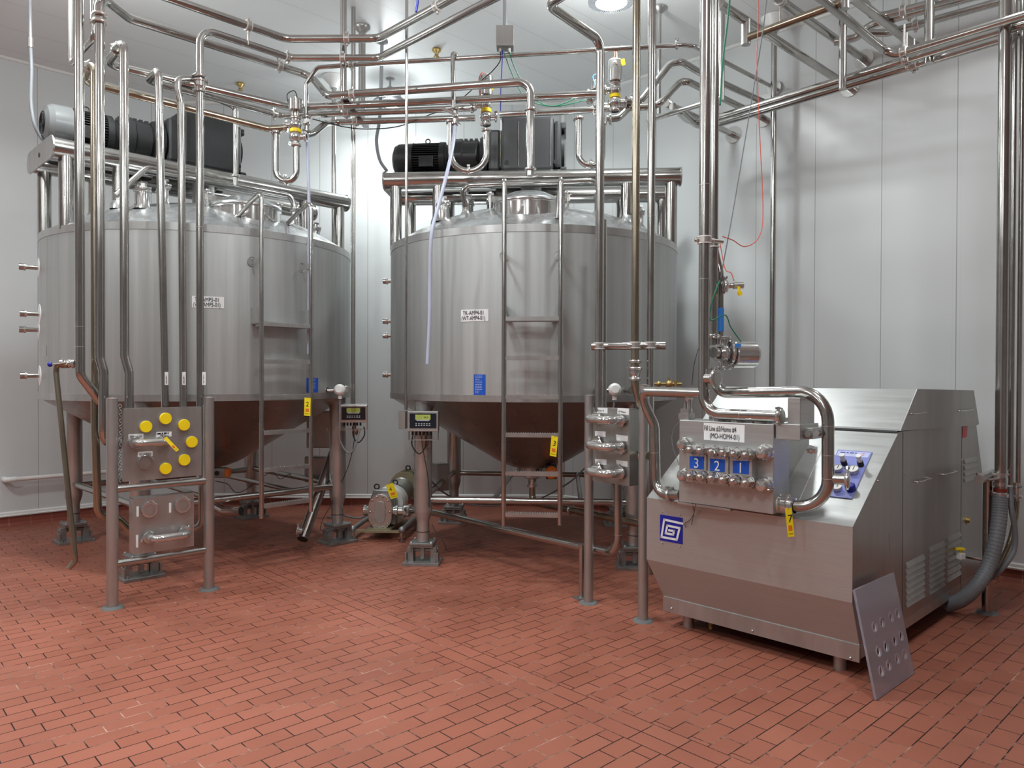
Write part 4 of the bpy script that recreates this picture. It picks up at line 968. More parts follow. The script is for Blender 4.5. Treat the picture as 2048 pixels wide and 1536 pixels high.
# panel 1
PL, PR = KZ(225, 1216, 0), KZ(418, 1179, 0); d1 = (PR-PL).normalized(); n1 = Vector((d1.y, -d1.x, 0))
def stand(name, label, PL, PR, zl, zr_, r, bars):
    t = Thing(name, label, 'panel', (PL+PR)/2)
    for q, z in ((PL, zl), (PR, zr_)):
        mb = MB(); mb.cyl(q+U*.008, Vector((q.x, q.y, z)), r, seg=28); mb.turn(Vector((q.x, q.y, z-.004)), U, [(r, 0), (r+.002, .004), (0, .012)]); po = t.w('post', mb, 'satin')
        mb = MB(); prof = [(0, .014), (r+.012, .014), (r+.028, .012), (r+.036, 0)]
        mb.lathe([(a, b) for a, b in prof[::-1]], 14, Matrix.Translation((q.x, q.y, 0))); t.w('foot_plate', mb, 'grout_grey', po)
    for z in bars:
        mb = MB(); mb.cyl(Vector((PL.x, PL.y, z)), Vector((PR.x, PR.y, z)), .0255, seg=24); t.w('cross_rail', mb, 'pipe_steel')
    return t
t = stand('pipe_station', 'standing pipe panel with yellow caps on its upper plate, front left of the room', PL, PR, VZ(PL, 797), VZ(PR, 795), .0375, (VZ(PL, 979), VZ(PL, 1129)))
def plate(t, p0, n, d, x0, x1, y0, y1, depth, lip=.012, nm='plate', mat='satin', off=0):
    a = KP(x0, y0, p0+n*off, n); b = KP(x0, y1, p0+n*off, n); c = KP(x1, (y0+y1)/2, p0+n*off, n); L = (c-a).dot(d)
    zt_, zb = a.z, b.z; A = Vector((a.x, a.y, 0)); B = A+d*L; m = n*(-depth)
    mb = MB()
    def bx(P, Q, w0, w1, z0, z1):
        mb.hexa([P+n*w0+U*z0, Q+n*w0+U*z0, Q+n*w1+U*z0, P+n*w1+U*z0, P+n*w0+U*z1, Q+n*w0+U*z1, Q+n*w1+U*z1, P+n*w1+U*z1])
    bx(A, B, 0, -.004, zb, zt_)
    bx(A, A+d*.004, -.004, -depth, zb, zt_); bx(B-d*.004, B, -.004, -depth, zb, zt_)
    bx(A, B, -.004, -depth, zt_-.004, zt_); bx(A, B, -.004, -depth, zb, zb+.004)
    return t.w(nm, mb, mat), A, B, zb, zt_
plate(t, PL, n1, d1, 247, 403, 817, 964, .035, nm='upper_plate')
plate(t, PL, n1, d1, 267, 388, 998, 1110, .10, nm='lower_plate', off=.0)
for q in ((318, 285), (495, 212), (662, 270), (732, 423), (665, 585), (495.5, 663)):
    cap_at(t, KP(220+q[0]/4.518, 790+q[1]/4.518, PL, n1), n1, .0415, 'yellow', 'yellow_cap')
clamp_port(t, KP(289.7, 924, PL, n1), n1, .042, .7)
clamp_port(t, KP(297.5, 1019, PL, n1), n1, .048, .9); clamp_port(t, KP(364, 1010, PL, n1), n1, .048, .9)
plabel(t, PL, n1, d1, ((257, 869), (287, 867), (287, 877), (257, 880)), 'TO AMP #4', .014)
plabel(t, PL, n1, d1, ((313, 864), (343, 863), (343, 873), (313, 875)), '-', .014)
plabel(t, PL, n1, d1, ((275.5, 904), (305.5, 902), (305.5, 912), (275.5, 914)), 'TO AMP #4', .014)
for q, tx in ((((273, 1013), (277.5, 1012.5), (277.5, 1033), (273, 1033.5)), 'CIP RET'), (((338, 1006), (342.5, 1005.5), (342.5, 1025), (338, 1025.5)), 'CIP SUP'), (((272, 1070), (276.5, 1069.5), (276.5, 1095), (272, 1095.5)), 'RETURN')):
    plabel(t, PL, n1, d1, q, None)
mb = MB()
for i in range(26):
    p = KP(239.5, 812+6.0*i, PL, n1)+n1*(.008); mb.torus(p, (1, 0, 0) if i % 2 else (d1.y, -d1.x, .0), .0105, .0026, seg=10)
t.w('chain', mb, 'zinc')
mb = MB()
for y in (818, 948): p = KP(408, y, PL, n1); mb.cyl(p-U*.03, p+U*.03, .009, seg=10)
p0_, p1_ = KP(407, 820, PL, n1), KP(407, 950, PL, n1); mb.cyl(p0_, p1_, .005, seg=8); t.w('hinge', mb, 'polished')
jumper('U shaped jumper pipe on the upper plate among the yellow caps', PL, n1, KP(268, 885, PL, n1), KP(328, 882, PL, n1), .0265, .085, 1.4, 1.4)
jumper('larger U shaped jumper pipe low on the lower plate of the yellow-cap panel', PL, n1, KP(297, 1074, PL, n1), KP(367, 1064, PL, n1), .0285, .12, 2.8, .2)
# pipes leaving the lower plate
Pipe('pipe curving up from behind the lower plate beside the right post', [KY(375, 1060, 5.75), KY(403, 1052, 5.75), KY(403, 960, 5.75), KY(398, 830, 5.8)], .024, .08)
# panel 2
QL, QR = KZ(1177, 1206, 0), KZ(1286, 1242, 0); d2 = (QR-QL).normalized(); n2 = Vector((d2.y, -d2.x, 0))
t = stand('pipe_station', 'standing pipe panel with three stacked U shaped jumpers, left of the machine', QL, QR, VZ(QL, 791), VZ(QR, 770), .0335, ())
plate(t, QL, n2, d2, 1184, 1259, 815, 961, .10, nm='plate', mat='sheet_dark')
for i, (y0, y1) in enumerate(((839, 840), (890, 894), (942, 946))):
    a, b = KP(1197, y0-3, QL, n2), KP(1243, y1, QL, n2)
    jumper('%s of the three jumper loops stacked on the panel beside the machine' % ('topmost', 'middle', 'lowest')[i], QL, n2, a, b, .0285, .13, .6 if i else 2.4, (-.6, -1.0, 1.0)[i])
plabel(t, QL, n2, d2, ((1193, 815), (1215, 816), (1215, 827), (1193, 825)), 'Row 4', .014)
plabel(t, QL, n2, d2, ((1235, 816), (1258, 817), (1257.5, 830), (1234.5, 827)), 'CIP Return', .012)
for q in (((1190, 862), (1211, 863), (1211, 874), (1190, 872)), ((1232, 869), (1255.5, 872), (1255, 883), (1233, 881)), ((1190, 918), (1213, 919), (1213, 930), (1191, 928)), ((1232, 920), (1255, 923), (1255, 934), (1234, 931))): plabel(t, QL, n2, d2, q, None)
q = KZ(1163, 1196, 0); ph = Thing('support_post', 'short thin post propping the low product pipe, beside the three-loop panel', 'post', q)
mb = MB(); mb.cyl(q+U*.006, (q.x, q.y, VZ(q, 1090)), .021, seg=20); ph.w('post', mb, 'pipe_steel')
mb = MB(); mb.box(q+U*.004, (.11, .08, .008), rz=.6); ph.w('foot_plate', mb, 'zinc')
mb = MB(); mb.box((q.x, q.y, VZ(q, 1089)), (.05, .05, .006)); ph.w('top_plate', mb, 'pipe_steel')
p = Pipe('low product pipe running from the lobe pump up into the three-loop panel', [KY(800, 1018, 7.46), KY(872, 1026, 7.0), KY(1160, 1093, 5.55), KY(1236, 1107, 5.25), KY(1235, 860, 5.3)], .0305, .12)
p.weld(3, .15); p.clamp(0, .3, 1); p.clamp(0, .55, 3)

# ------------------------------------------------------------------ ladders
def ladder(label, a, b, inward, zb0, zb1, ztp, rungs, wc, deep):
    """a, b: XY of rails; inward unit vector to the tank"""
    t = Thing('tank_ladder', label, 'ladder', ((a.x+b.x)/2, (a.y+b.y)/2, min(zb0, zb1))); r = .0185
    d = (b-a).normalized(); I = Vector(inward)
    for q, zb in ((a, zb0), (b, zb1)):
        top = Vector((q.x, q.y, ztp)); f = top+I*.42; rr = math.hypot(f.x-wc.x, f.y-wc.y); f.z = dome_z(rr)-.005
        mid = top+I*.20-U*.05
        mb = MB(); mb.tube([Vector((q.x, q.y, zb)), top, mid, f], r, .05, 16); rail = t.w('rail', mb, 'pipe_steel')
        mb = MB(); mb.turn(f-U*.005, U, [(.035, 0), (.03, .012), (.018, .02)], 16); t.w('rail_foot', mb, 'polished', rail)
    W = (b-a).length
    for i, z in enumerate(rungs):
        A = Vector((a.x, a.y, z))+d*.012; B = Vector((b.x, b.y, z))-d*.012; mb = MB(); dp = deep if i == 0 else .035
        mb.hexa([A-I*.012-U*.03, B-I*.012-U*.03, B+I*dp-U*.03, A+I*dp-U*.03, A-I*.012, B-I*.012, B+I*dp, A+I*dp])
        n = 22
        for k in range(n):
            c = A.lerp(B, (k+.5)/n)
            for off in (0.0, dp*.8):
                e = c+I*off; mb.add([e-d*.005, e+d*.005, e+U*.008, e-d*.005-I*.008, e+d*.005-I*.008, e+U*.008-I*.008], [(0, 1, 2), (5, 4, 3), (0, 3, 4, 1), (1, 4, 5, 2), (2, 5, 3, 0)])
        t.w('rung', mb, 'satin')
    # brackets to the shell
    for q, s_ in ((a, -1), (b, 1)):
        for z, h in ((rungs[0]+.50, .045), (rungs[0]+.06, .13)):
            p = Vector((q.x, q.y, z)); o = p
            # distance along inward to shell
            bb = (wc.x-p.x)*I.x+(wc.y-p.y)*I.y; cc = (p.x-wc.x)**2+(p.y-wc.y)**2-RT**2; L = bb-math.sqrt(max(bb*bb-cc, 0))
            e = p+I*L; mb = MB(); mb.quadbox([p-U*h/2, e-U*h/2, e+U*h/2, p+U*h/2], d*.006); mb.turn(e-I*.006, I, [(.04, 0), (.04, .008), (0, .008)], 12) if h < .1 else mb.quadbox([p-U*h/2-U*.002, e-U*h/2-U*.002, e-U*h/2-d*s_*.06, p-U*h/2-d*s_*.06], U*.004)
            t.w('shell_bracket', mb, 'satin')
    return t
la, lb = KY(523, 700, 6.0), KY(622, 700, 6.33)
ladder('step ladder fixed to the left tank, serrated rungs, between the tag 2 and the panel', la, lb, (-S2, S2, 0), VZ(la, 1037), VZ(lb, 1023), VZ(la, 384), [VZ(la, y) for y in (644, 719, 791, 863, 938, 1010)], T1, .13)
la2, lb2 = KY(1008, 700, 5.66), KY(1121, 700, 5.62)
ladder('step ladder fixed to the middle tank under the manway, serrated rungs', la2, lb2, (0, 1, 0), VZ(la2, 1051), VZ(lb2, 1050), VZ(la2, 354), [VZ(la2, y) for y in (634, 712, 790, 866, 943, 1025)], T2, .13)

# ------------------------------------------------------------------ header pipes on the tank tops
for T_, R_, lb_, feed in ((T1, R1, 'rinse header pipe over the left tank top, fed from the pipe above', (470, 212, 378)), (T2, R2, 'rinse header pipe over the middle tank top', None)):
    M = Matrix.Translation(T_) @ Matrix.Rotation(R_, 4, 'Z')
    W = lambda x, y, z: M @ Vector((x, y, z))
    zl = dome_z(math.hypot(.78, .62))+.13; zr2 = dome_z(math.hypot(.6, .62))+.13
    zh = 3.33
    if feed:
        pts = [W(-1.0, -.66, 3.05), W(-.75, -.62, zh), W(.58, -.60, zh-.0), W(.62, -.62, 3.07)]
    else:
        pts = [W(-.58, -.58, 3.12), W(-.62, -.62, zh-.03), W(.58, -.62, zh), W(.62, -.62, zr2)]
    p = Pipe(lb_, pts, .024, .09)
    if feed:
        k = W(.08, -.62, zh); top = KY(470, 214, k.y); k2 = Vector((k.x, k.y, 0)); q = H(k, 471, (W(1, 0, 0)-W(0, 0, 0)))
        mb = MB(); mb.tube([q, Vector((q.x, q.y, VZ(q, 372))), Vector((q.x, q.y, VZ(q, 352)))], .017, 0, 16); mb.tube([Vector((q.x, q.y, VZ(q, 372))), Vector((q.x, q.y, VZ(q, 214))), Vector((q.x, q.y, VZ(q, 208)))+Vector((-.12, -.12, 0))], .024, .05, 16)
        p.w('feed_drop', mb, 'pipe_steel'); mb = MB(); tri_clamp(mb, Vector((q.x, q.y, VZ(q, 352))), U, .026, .022, True, 5); p.w('clamp', mb, 'polished')
# big conical outlet line of tank 2
o2 = Vector((T2.x, T2.y, .53))
p = Pipe('outlet pipe below the middle tank cone, turning right along the floor', [o2, Vector((o2.x, o2.y, .40)), KY(1082, 1008, 7.15), KY(1292, 1050, 6.0)], .031, .08, 'pipe_steel_stained')
p.clamp(2, .32, 1)
o1 = Vector((T1.x, T1.y, .53)); Pipe('outlet pipe below the left tank cone', [o1, Vector((o1.x, o1.y, .36)), KY(440, 1004, 6.9)], .031, .08)
def openpipe(label, pts, r, bend=.06):
    p = Pipe(label, pts, r, bend); a, b = Vector(pts[-2]), Vector(pts[-1]); d = (b-a).normalized()
    mb = MB(); mb.turn(b+d*.001, d, [(r*.93, 0), (0, .0005)]); p.w('mouth_shade', mb, 'ink'); mb = MB(); mb.turn(b-d*.006, d, [(r, 0), (r+.002, .003), (r+.002, .008), (r*.92, .008)]); p.w('rim', mb, 'pipe_steel'); return p  # black end disc paints the shade inside the open pipe
openpipe('short open-ended pipe lying low beneath the left tank, mouth to the right', [KY(410, 1000, 6.6), KY(448, 1022, 6.45), KY(482, 1022, 6.40)], .041)
p = openpipe('slanted open-ended spout by the left tank leg, mouth near the floor', [KY(668, 905, 7.45), KY(605, 1078, 6.75)], .05)
mb = MB(); q = KY(604, 1062, 6.72); mb.turn(q, (-1, -.3, .2), [(.03, 0), (.03, .03), (.045, .03), (.045, .05), (0, .05)]); tri_clamp(mb, q+Vector((-.04, -.01, .008)), (-1, -.3, .2), .036, .02, True, 1.5); p.w('side_port', mb, 'polished')
# actuators
def actuator(label, q, sz, body, cap, d):
    t = Thing('valve_actuator', label, 'valve', q); mb = MB(); mb.box(q, sz); t.w('housing', mb, body, bevel=.008)
    mb = MB(); mb.box(q+Vector(d), (sz[0]*.45, sz[1]*.9, sz[2]*.85)); t.w('cover', mb, cap, bevel=.01)
    mb = MB(); mb.turn(q+Vector((0, -sz[1]/2, 0)), (0, -1, 0), [(.022, 0), (.022, .008), (0, .008)], 14); t.w('indicator', mb, 'ink')
actuator('grey valve actuator with an orange end under the left tank', KY(438, 945, 6.9), (.14, .10, .09), 'zinc', 'orange_red', (.07, 0, 0))
t = Thing('valve_actuator', 'round orange valve actuator beside the middle tank outlet', 'valve', KY(1103, 945, 6.9))
mb = MB(); q = KY(1103, 945, 6.9); mb.turn(q+Vector((0, .02, 0)), (0, -1, 0), [(0, 0), (.05, 0), (.06, .02), (.06, .05), (.045, .07), (0, .07)]); t.w('cover', mb, 'orange_red')
mb = MB(); mb.box(q+Vector((0, .05, 0)), (.10, .07, .13)); mb.cyl(q+Vector((0, .05, -.03)), Vector((o2.x+.05, o2.y, q.z-.05)), .02); t.w('housing', mb, 'motor_black', bevel=.01)

# ------------------------------------------------------------------ boxes under the tanks
def cabinet(label, pts, Y, dep, tilt=0):
    (x0, y0), (x1, y1) = pts; a, b = KY(x0, y0, Y), KY(x1, y1, Y); c = (a+b)/2
    t = Thing('control_box', label, 'electrical box', (c.x, c.y+dep/2, min(a.z, b.z)), tilt)
    w_, h_ = abs(b.x-a.x), abs(a.z-b.z)
    mb = MB(); mb.box((0, 0, h_/2), (w_, dep, h_)); t.l('cabinet', mb, 'sheet_dark', bevel=.004)
    mb = MB(); mb.box((0, -dep/2-.006, h_/2), (w_*.96, .012, h_*.95)); t.l('door', mb, 'sheet_dark', bevel=.004)
    mb = MB(); mb.box((w_*.38, -dep/2-.016, h_/2), (.02, .01, .04)); t.l('latch', mb, 'cast')
    return t
cabinet('dark steel control box hanging under the left tank edge by its leg', ((613, 822), (661, 896)), 7.75, .16)
cabinet('tilted steel junction box low beneath the left tank by its leg', ((609, 914), (662, 966)), 7.6, .12, -.35)
cabinet('tilted steel junction box low behind the front left leg of the middle tank', ((866, 928), (893, 982)), 7.4, .12, .5)

# ------------------------------------------------------------------ weight displays
def display(label, q, rz, post_c, tiltx):
    t = Thing('weight_display', label, 'display', q, rz); w_, h_ = .25, .165
    R = Matrix.Rotation(tiltx, 4, 'X')
    def lm(nm, mb, mat, parent=None, **k):
        mb.v = [R @ v for v in mb.v]; return t.l(nm, mb, mat, parent, **k)
    mb = MB(); mb.box((0, .05, 0), (w_, .10, h_)); lm('housing', mb, 'sheet', bevel=.004)
    mb = MB(); mb.box((0, -.002, .006), (w_-.03, .006, h_-.045)); pn = lm('key_panel', mb, 'panel_navy')
    mb = MB(); mb.box((.0, -.0065, .036), (.125, .003, .042)); lm('lcd', mb, 'lcd', pn)
    mb = MB(); mb.box((.0, -.0065, .010), (.105, .003, .010)); lm('lcd_frame', mb, 'key_grey', pn)
    for j in range(2):
        for i in range(6):
            mb = MB(); mb.box((-.055+.022*i, -.0065, -.018-.014*j), (.013, .003, .006)); lm('key', mb, 'key_grey', pn)
    mb = MB()
    for i in range(6): mb.cyl((-.09+.03*i, .04, -h_/2), (-.09+.03*i, .04, -h_/2-.035), .009, seg=10)
    lm('cable_gland', mb, 'black_rubber')
    mb = MB()
    for x in (-w_/2+.004, w_/2-.004): mb.box((x, .03, -h_/2-.035), (.004, .06, .07))
    mb.box((0, .0, -h_/2-.07), (w_, .006, .006)); mb.box((0, .06, -h_/2-.07), (w_, .006, .006)); lm('guard_frame', mb, 'satin')
    mb = MB(); mb.tube([(.0, .08, -.05), (.0, .09, -.16), (.01, .16, -.20)], .018, .04, 12); mb.turn((.01, .15, -.20), (0, 1, 0), [(.018, 0), (.035, 0), (.035, .03), (0, .03)]); lm('mounting_arm', mb, 'pipe_steel')
    return t, R
qd1 = KY(707, 828, 7.0); t, R_ = display('weight display with green screen on the left tank leg', qd1, .12, 0, .12)
qd2 = KY(846, 843, 6.17); t, R_ = display('weight display with green screen on the front left leg of the middle tank', qd2, 0, 0, .0)
t.text('24.5', (.005, -.0085, .028), (1, 0, 0), (0, 0, 1), .016, 'ink', world=False)
mb = MB(); c = KY(806, 840, 6.3); mb.box(c, (.055, .14, .145)); one('relay_box', mb, 'sheet_dark', 'small dark box tucked behind the left side of the middle weight display', 'electrical box')
for q, lb_ in ((qd1, 'left'), (qd2, 'middle')):
    s = 1 if q is qd1 else -1
    cable('thick black cable looping below the %s weight display' % lb_, [q+Vector((s*.09, .04, -.12)), q+Vector((s*.095, .04, -.20)), q+Vector((s*.04, .04, -.27)), q+Vector((-s*.01, .05, -.22)), q+Vector((-s*.02, .06, -.12))], .0055, 'black_rubber')
    cable('thin black cable running down from the %s weight display' % lb_, [q+Vector((-.02, .04, -.12)), q+Vector((.0, .03, -.25)), q+Vector((.04 if s < 0 else -.06, .05, -.5)), q+Vector((.03 if s < 0 else -.2, .2, -.75))], .0035, 'black_rubber')
# ------------------------------------------------------------------ transmitters on the shells
def transmitter(label, px, py, Y, wc, stubpx):
    q = KY(px, py, Y); t = Thing('transmitter', label, 'sensor', q); s = KY(stubpx, py, Y)
    mb = MB(); mb.turn(q+Vector((0, .05, 0)), (0, -1, .12), [(0, 0), (.03, 0), (.05, .02), (.05, .075), (.045, .085), (.03, .1), (0, .1)], 20); t.w('head', mb, 'white_paint')
    mb = MB(); mb.cyl(q-U*.035, q-U*.075, .018, seg=14); t.w('cable_gland', mb, 'pvc_white')
    d = Vector((wc.x-s.x, wc.y-s.y, 0)); L = d.length-RT+.02; d.normalize()
    mb = MB(); mb.cyl(s, s+d*max(L, .02), .017); mb.cyl(s, q, .017); mb.turn(s+d*max(L-.03, 0), d, [(.017, 0), (.03, 0), (.035, .02)]); t.w('probe', mb, 'pipe_steel')
    return q
q = transmitter('white capped temperature transmitter at the bottom right of the left tank shell', 680, 781, 6.75, T1, 655)
cable('grey cable drooping from the white transmitter on the left tank', [q-U*.075, q+Vector((-.005, 0, -.3)), q+Vector((.0, 0, -.45)), q+Vector((.07, 0, -.56)), q+Vector((.13, .0, -.52)), q+Vector((.17, .05, -.35))], .0075, 'grey_rubber')
q = transmitter('white capped temperature transmitter on the middle tank above the three-loop panel', 1229, 781, 5.85, T2, 1210)
cable('short pale cable from the white transmitter down behind the three-loop panel', [q-U*.075, q+Vector((-.01, .02, -.2)), q+Vector((-.02, .02, -.4))], .0075, 'grey_rubber')
t = Thing('thermometer', 'round dial thermometer on the left tank shell beside the white transmitter', 'gauge', KY(693, 779, 6.9)); mb = MB(); q = KY(693, 779, 6.9); mb.turn(q, (.35, -1, 0), [(0, -.02), (.03, -.02), (.034, 0), (.034, .02), (.03, .022), (0, .02)]); mb.cyl(q, q+Vector((-.2, .1, 0)), .008); t.w('dial', mb, 'sheet_dark')
t = Thing('shell_probe', 'small steel probe port on the middle tank beside the stained riser', 'sensor', KY(1252, 780, 6.0)); mb = MB(); q = KY(1250, 780, 6.1); mb.turn(q, (.3, -1, 0), [(.035, -.02), (.02, 0), (.02, .1), (.03, .1), (.03, .13), (0, .13)]); t.w('probe', mb, 'pipe_steel')
q = KY(1338, 768, 5.9); t = Thing('sample_valve', 'small brassy valve cluster behind the looping pipe, right of the middle tank', 'valve', q)
mb = MB(); mb.cyl(q+Vector((-.14, 0, 0)), q+Vector((.1, 0, 0)), .012); mb.sphere(q, .03); mb.sphere(q+Vector((-.08, 0, 0)), .022); mb.cyl(q, q+U*.05, .01); mb.cyl(q+Vector((.05, 0, .03)), q+Vector((.05, 0, -.02)), .016); t.w('body', mb, 'brass')

# ------------------------------------------------------------------ drain arm and valve far left
q = KY(138, 727, 5.22); t = Thing('drain_arm', 'long slanted drain tube with a blue-knobbed valve, far left of the panel', 'pipe', KY(138, 1137, 5.1))
mb = MB(); mb.tube([KY(136, 731, 5.2), KY(113, 728, 5.2), KY(112, 745, 5.2), KY(149, 1108, 5.1), KY(151, 1122, 5.1), KY(137, 1137, 5.08)], .0185, .05, 16); t.w('tube', mb, 'pipe_steel_stained')
mb = MB(); mb.sphere(q, .03); mb.turn(q+Vector((-.05, 0, 0)), (1, 0, 0), [(.02, 0), (.034, 0), (.034, .02), (.022, .025), (.022, .075), (.034, .08), (.034, .1), (.02, .1)]); t.w('valve_body', mb, 'polished')
mb = MB(); mb.cyl(q+Vector((0, -.03, .005)), KY(103, 729, 5.15), .006, seg=10); t.w('lever', mb, 'polished')
mb = MB(); mb.sphere(KY(100, 729, 5.15), .017); t.w('knob', mb, 'blue_deep')
# pvc pipe on the left wall
nw = Vector((S2, -S2, 0)); pw = uv(2, VL-.10)
a, b = KP(12, 960, pw, nw), KP(235, 940, pw, nw); b = a+Vector((b.x-a.x, b.y-a.y, 0)); 
t = Thing('pvc_pipe', 'white plastic pipe running low along the left wall with an elbow at its end', 'pipe', b)
mb = MB(); mb.tube([a, a+(b-a)*1.6], .0235, 0, 16); t.w('tube', mb, 'pvc_white')
mb = MB(); mb.tube([a+(b-a).normalized()*.09, a-(b-a).normalized()*.0, a-nw*.09-(b-a).normalized()*.0], .030, .035, 16); t.w('elbow', mb, 'white_paint')

# ------------------------------------------------------------------ lobe pump
o = KZ(762, 1075, 0); o.y = 7.35; o.x = KY(760, 1000, 7.35).x
t = Thing('lobe_pump', 'lobe pump with olive motor on a low tubular frame between the two tanks', 'pump', o, -.07)
def stad(hw, r, y, z, cx=0, n=12):
    P = []
    for i in range(n+1): a = PI*i/n; P.append((cx+r*math.cos(a), y, z+hw+r*math.sin(a)))
    for i in range(n+1): a = PI+PI*i/n; P.append((cx+r*math.cos(a), y, z-hw+r*math.sin(a)))
    return P
zc = .268
mb = MB(); mb.ext(stad(.055, .117, 0, zc), (0, .025, 0)); fc = t.l('front_cover', mb, 'cast', bevel=.003)
mb = MB(); mb.ext(stad(.055, .053, -.012, zc), (0, .014, 0)); t.l('raised_boss', mb, 'sheet', fc, bevel=.003)
for k in range(10):
    a = PI/2+2*PI*(k+.5)/10; x = .098*math.cos(a); z = zc+(.055 if math.sin(a) > .1 else -.055 if math.sin(a) < -.1 else 0)+.098*math.sin(a)
    mb = MB(); mb.sphere((x, -.004, z), .011, 1, .7, 1, 10, 6); t.l('cover_nut', mb, 'polished', fc)
mb = MB(); mb.ext(stad(.055, .115, .025, zc), (0, .09, 0)); t.l('rotor_casing', mb, 'satin')
mb = MB(); mb.ext([(-.13, .10, .12), (.13, .10, .12), (.135, .10, .36), (.09, .10, .47), (-.09, .10, .47), (-.135, .10, .36)], (0, .10, 0)); t.l('bearing_housing', mb, 'zinc', bevel=.012)
mb = MB(); mb.turn((.045, .20, .33), (0, 1, 0), [(.0, 0), (.14, 0), (.16, .04), (.165, .14), (.145, .22), (.12, .26)], 36); mb.box((.02, .31, .19), (.22, .16, .16)); t.l('gear_case', mb, 'pump_white')
mb = MB(); mb.turn((.06, .44, .39), (0, 1, 0), [(.09, 0), (.10, .06), (.12, .2), (.13, .22), (.13, .26)], 32); t.l('motor_adapter', mb, 'satin')
mb = MB(); mb.turn((.09, .68, .42), (0, 1, 0), [(.0, 0), (.155, 0), (.155, .03), (.125, .04), (.125, .34), (.10, .38), (0, .38)], 32)
for k in range(40):
    a = 2*PI*k/40; c, s = math.cos(a), math.sin(a); e = Vector((-s, 0, c))*.003
    P = [Vector((.09+c*r, y, .42+s*r)) for y, r in ((.72, .12), (1.0, .12), (.99, .16), (.73, .16))]; mb.quadbox([p+e for p in P], e*2)
t.l('motor', mb, 'motor_olive')
for p_ in ((-.07, .15, .495), (.1, .85, .60), (.07, .36, .51)):
    mb = MB(); mb.torus(p_, (0, 1, 0), .024, .007); t.l('lifting_eye', mb, 'motor_black')
mb = MB(); mb.turn((-.10, .07, zc+.0), (-1, 0, 0), [(.045, 0), (.045, .05), (.055, .05), (.055, .075), (.035, .075), (0, .074)], 24); t.l('suction_port', mb, 'polished')
mb = MB(); mb.turn((.10, .07, zc), (1, 0, 0), [(.045, 0), (.045, .04), (.056, .045), (.056, .065), (.042, .07), (.042, .12), (.058, .125), (.058, .18), (.045, .19)], 24); t.l('discharge_port', mb, 'polished')
fr = []
for s in (-.245, .24):
    mb = MB(); mb.cyl((s, -.10, .115), (s, 1.05, .115), .024); mb.sphere((s, -.10, .115), .034); r_ = t.l('frame_rail', mb, 'zinc')
    for y in (-.10, 1.0):
        mb = MB(); mb.cyl((s, y, .115), (s, y, .05), .022); mb.cyl((s, y, .06), (s, y, .008), .011); mb.cyl((s, y, .01), (s, y, 0.001), .03); t.l('foot', mb, 'pipe_steel', r_)
mb = MB()
for y in (-.08, .45, .98): mb.box((0, y, .095), (.48, .05, .02))
mb.box((0, .45, .108), (.24, 1.0, .012)); t.l('base_plate', mb, 'motor_olive')

# ------------------------------------------------------------------ hanging tags
def tag(label, TL, TR, BL, Y, digit, dw=.5, dY=0):
    a, b, c = KY(*TL, Y), KY(*TR, Y), KY(*BL, Y+dY); d = b+(c-a); n = (b-a).cross(c-a).normalized()
    if n.y > 0: n = -n
    t = Thing('number_tag', label, 'tag', c); mb = MB(); mb.quadbox([c, d, b, a], n*.0012); t.w('card', mb, 'tag_yellow')
    rt, up = (b-a), (a-c); W_, Hh = rt.length, up.length
    P = [c+rt*x+up*y+n*.0014 for x, y in ((.22, .22), (.78, .22), (.78, .40), (.22, .40))]
    mb = MB(); mb.quadbox(P, n*.0006); t.w('orange_square', mb, 'orange_red')
    if digit: t.text(digit, c+rt*.22+up*.52+n*.0016, rt, up, Hh*.27, 'ink', sx=.95)
    P = [c+rt*x+up*y+n*.0014 for x, y in ((.15, .10), (.85, .10), (.85, .115), (.15, .115))]; mb = MB(); mb.quadbox(P, n*.0006); t.w('printed_line', mb, 'ink')
    m = (a+b)/2; mb = MB(); mb.tube(smooth_path([m-up*.05, m+up*.03+n*.004, m+up*.14]), .0012, 0, 6); t.w('wire_loop', mb, 'zinc')
tag('yellow tag numbered 2 hanging on the left ladder', (609, 795), (621.5, 796), (608, 831), 6.24, '2')
tag('yellow tag numbered 3 hanging on the middle ladder', (1103, 871), (1116, 874), (1099.5, 911), 5.55, '3')
tag('yellow tag numbered 4 hanging on the lobe pump', (771.5, 970), (786.5, 965.5), (781.5, 998.5), 7.12, '4')
tag('yellow tag numbered 7 hanging from the large pipe loop at the machine', (1570, 1017), (1583, 1016), (1576, 1074), 4.0, '7')
tag('yellow tag strung from the upper jumper pipe of the yellow-cap panel', (327, 877), (333, 873), (352, 903.5), 5.08, '')
# cables at the feet
cable('black cable from the left tank foot across to its brace', [KY(690, 1058, 7.0), KY(645, 1062, 6.95), KY(645, 1040, 7.0), KY(662, 1010, 7.1), KY(668, 990, 7.2)], .0035, 'black_rubber')
cable('black cable from the front left foot of the middle tank', [KY(893, 1101, 6.25), KY(888, 1085, 6.25), KY(872, 1065, 6.28), KY(865, 1050, 6.3)], .0035, 'black_rubber')
cable('grey cable trailing on the floor from the pump to the left tank', [KY(686, 1030, 7.6), KY(700, 1034, 7.6), KY(720, 1036, 7.6), KY(740, 1028, 7.6), KY(752, 1020, 7.7)], .009, 'grey_rubber')
cable('pale cable sweeping down to the right behind the middle tank leg', [KY(828, 908, 6.4), KY(845, 940, 6.6), KY(875, 975, 7.0), KY(905, 995, 7.4), KY(950, 1010, 7.4), KY(1003, 1011, 7.4)], .0085, 'grey_rubber')
cable('pale cable curving up from the brace to behind the three-loop panel', [KY(1075, 1000, 7.4), KY(1105, 985, 7.2), KY(1145, 960, 7.1), KY(1180, 925, 7.0)], .008, 'grey_rubber')
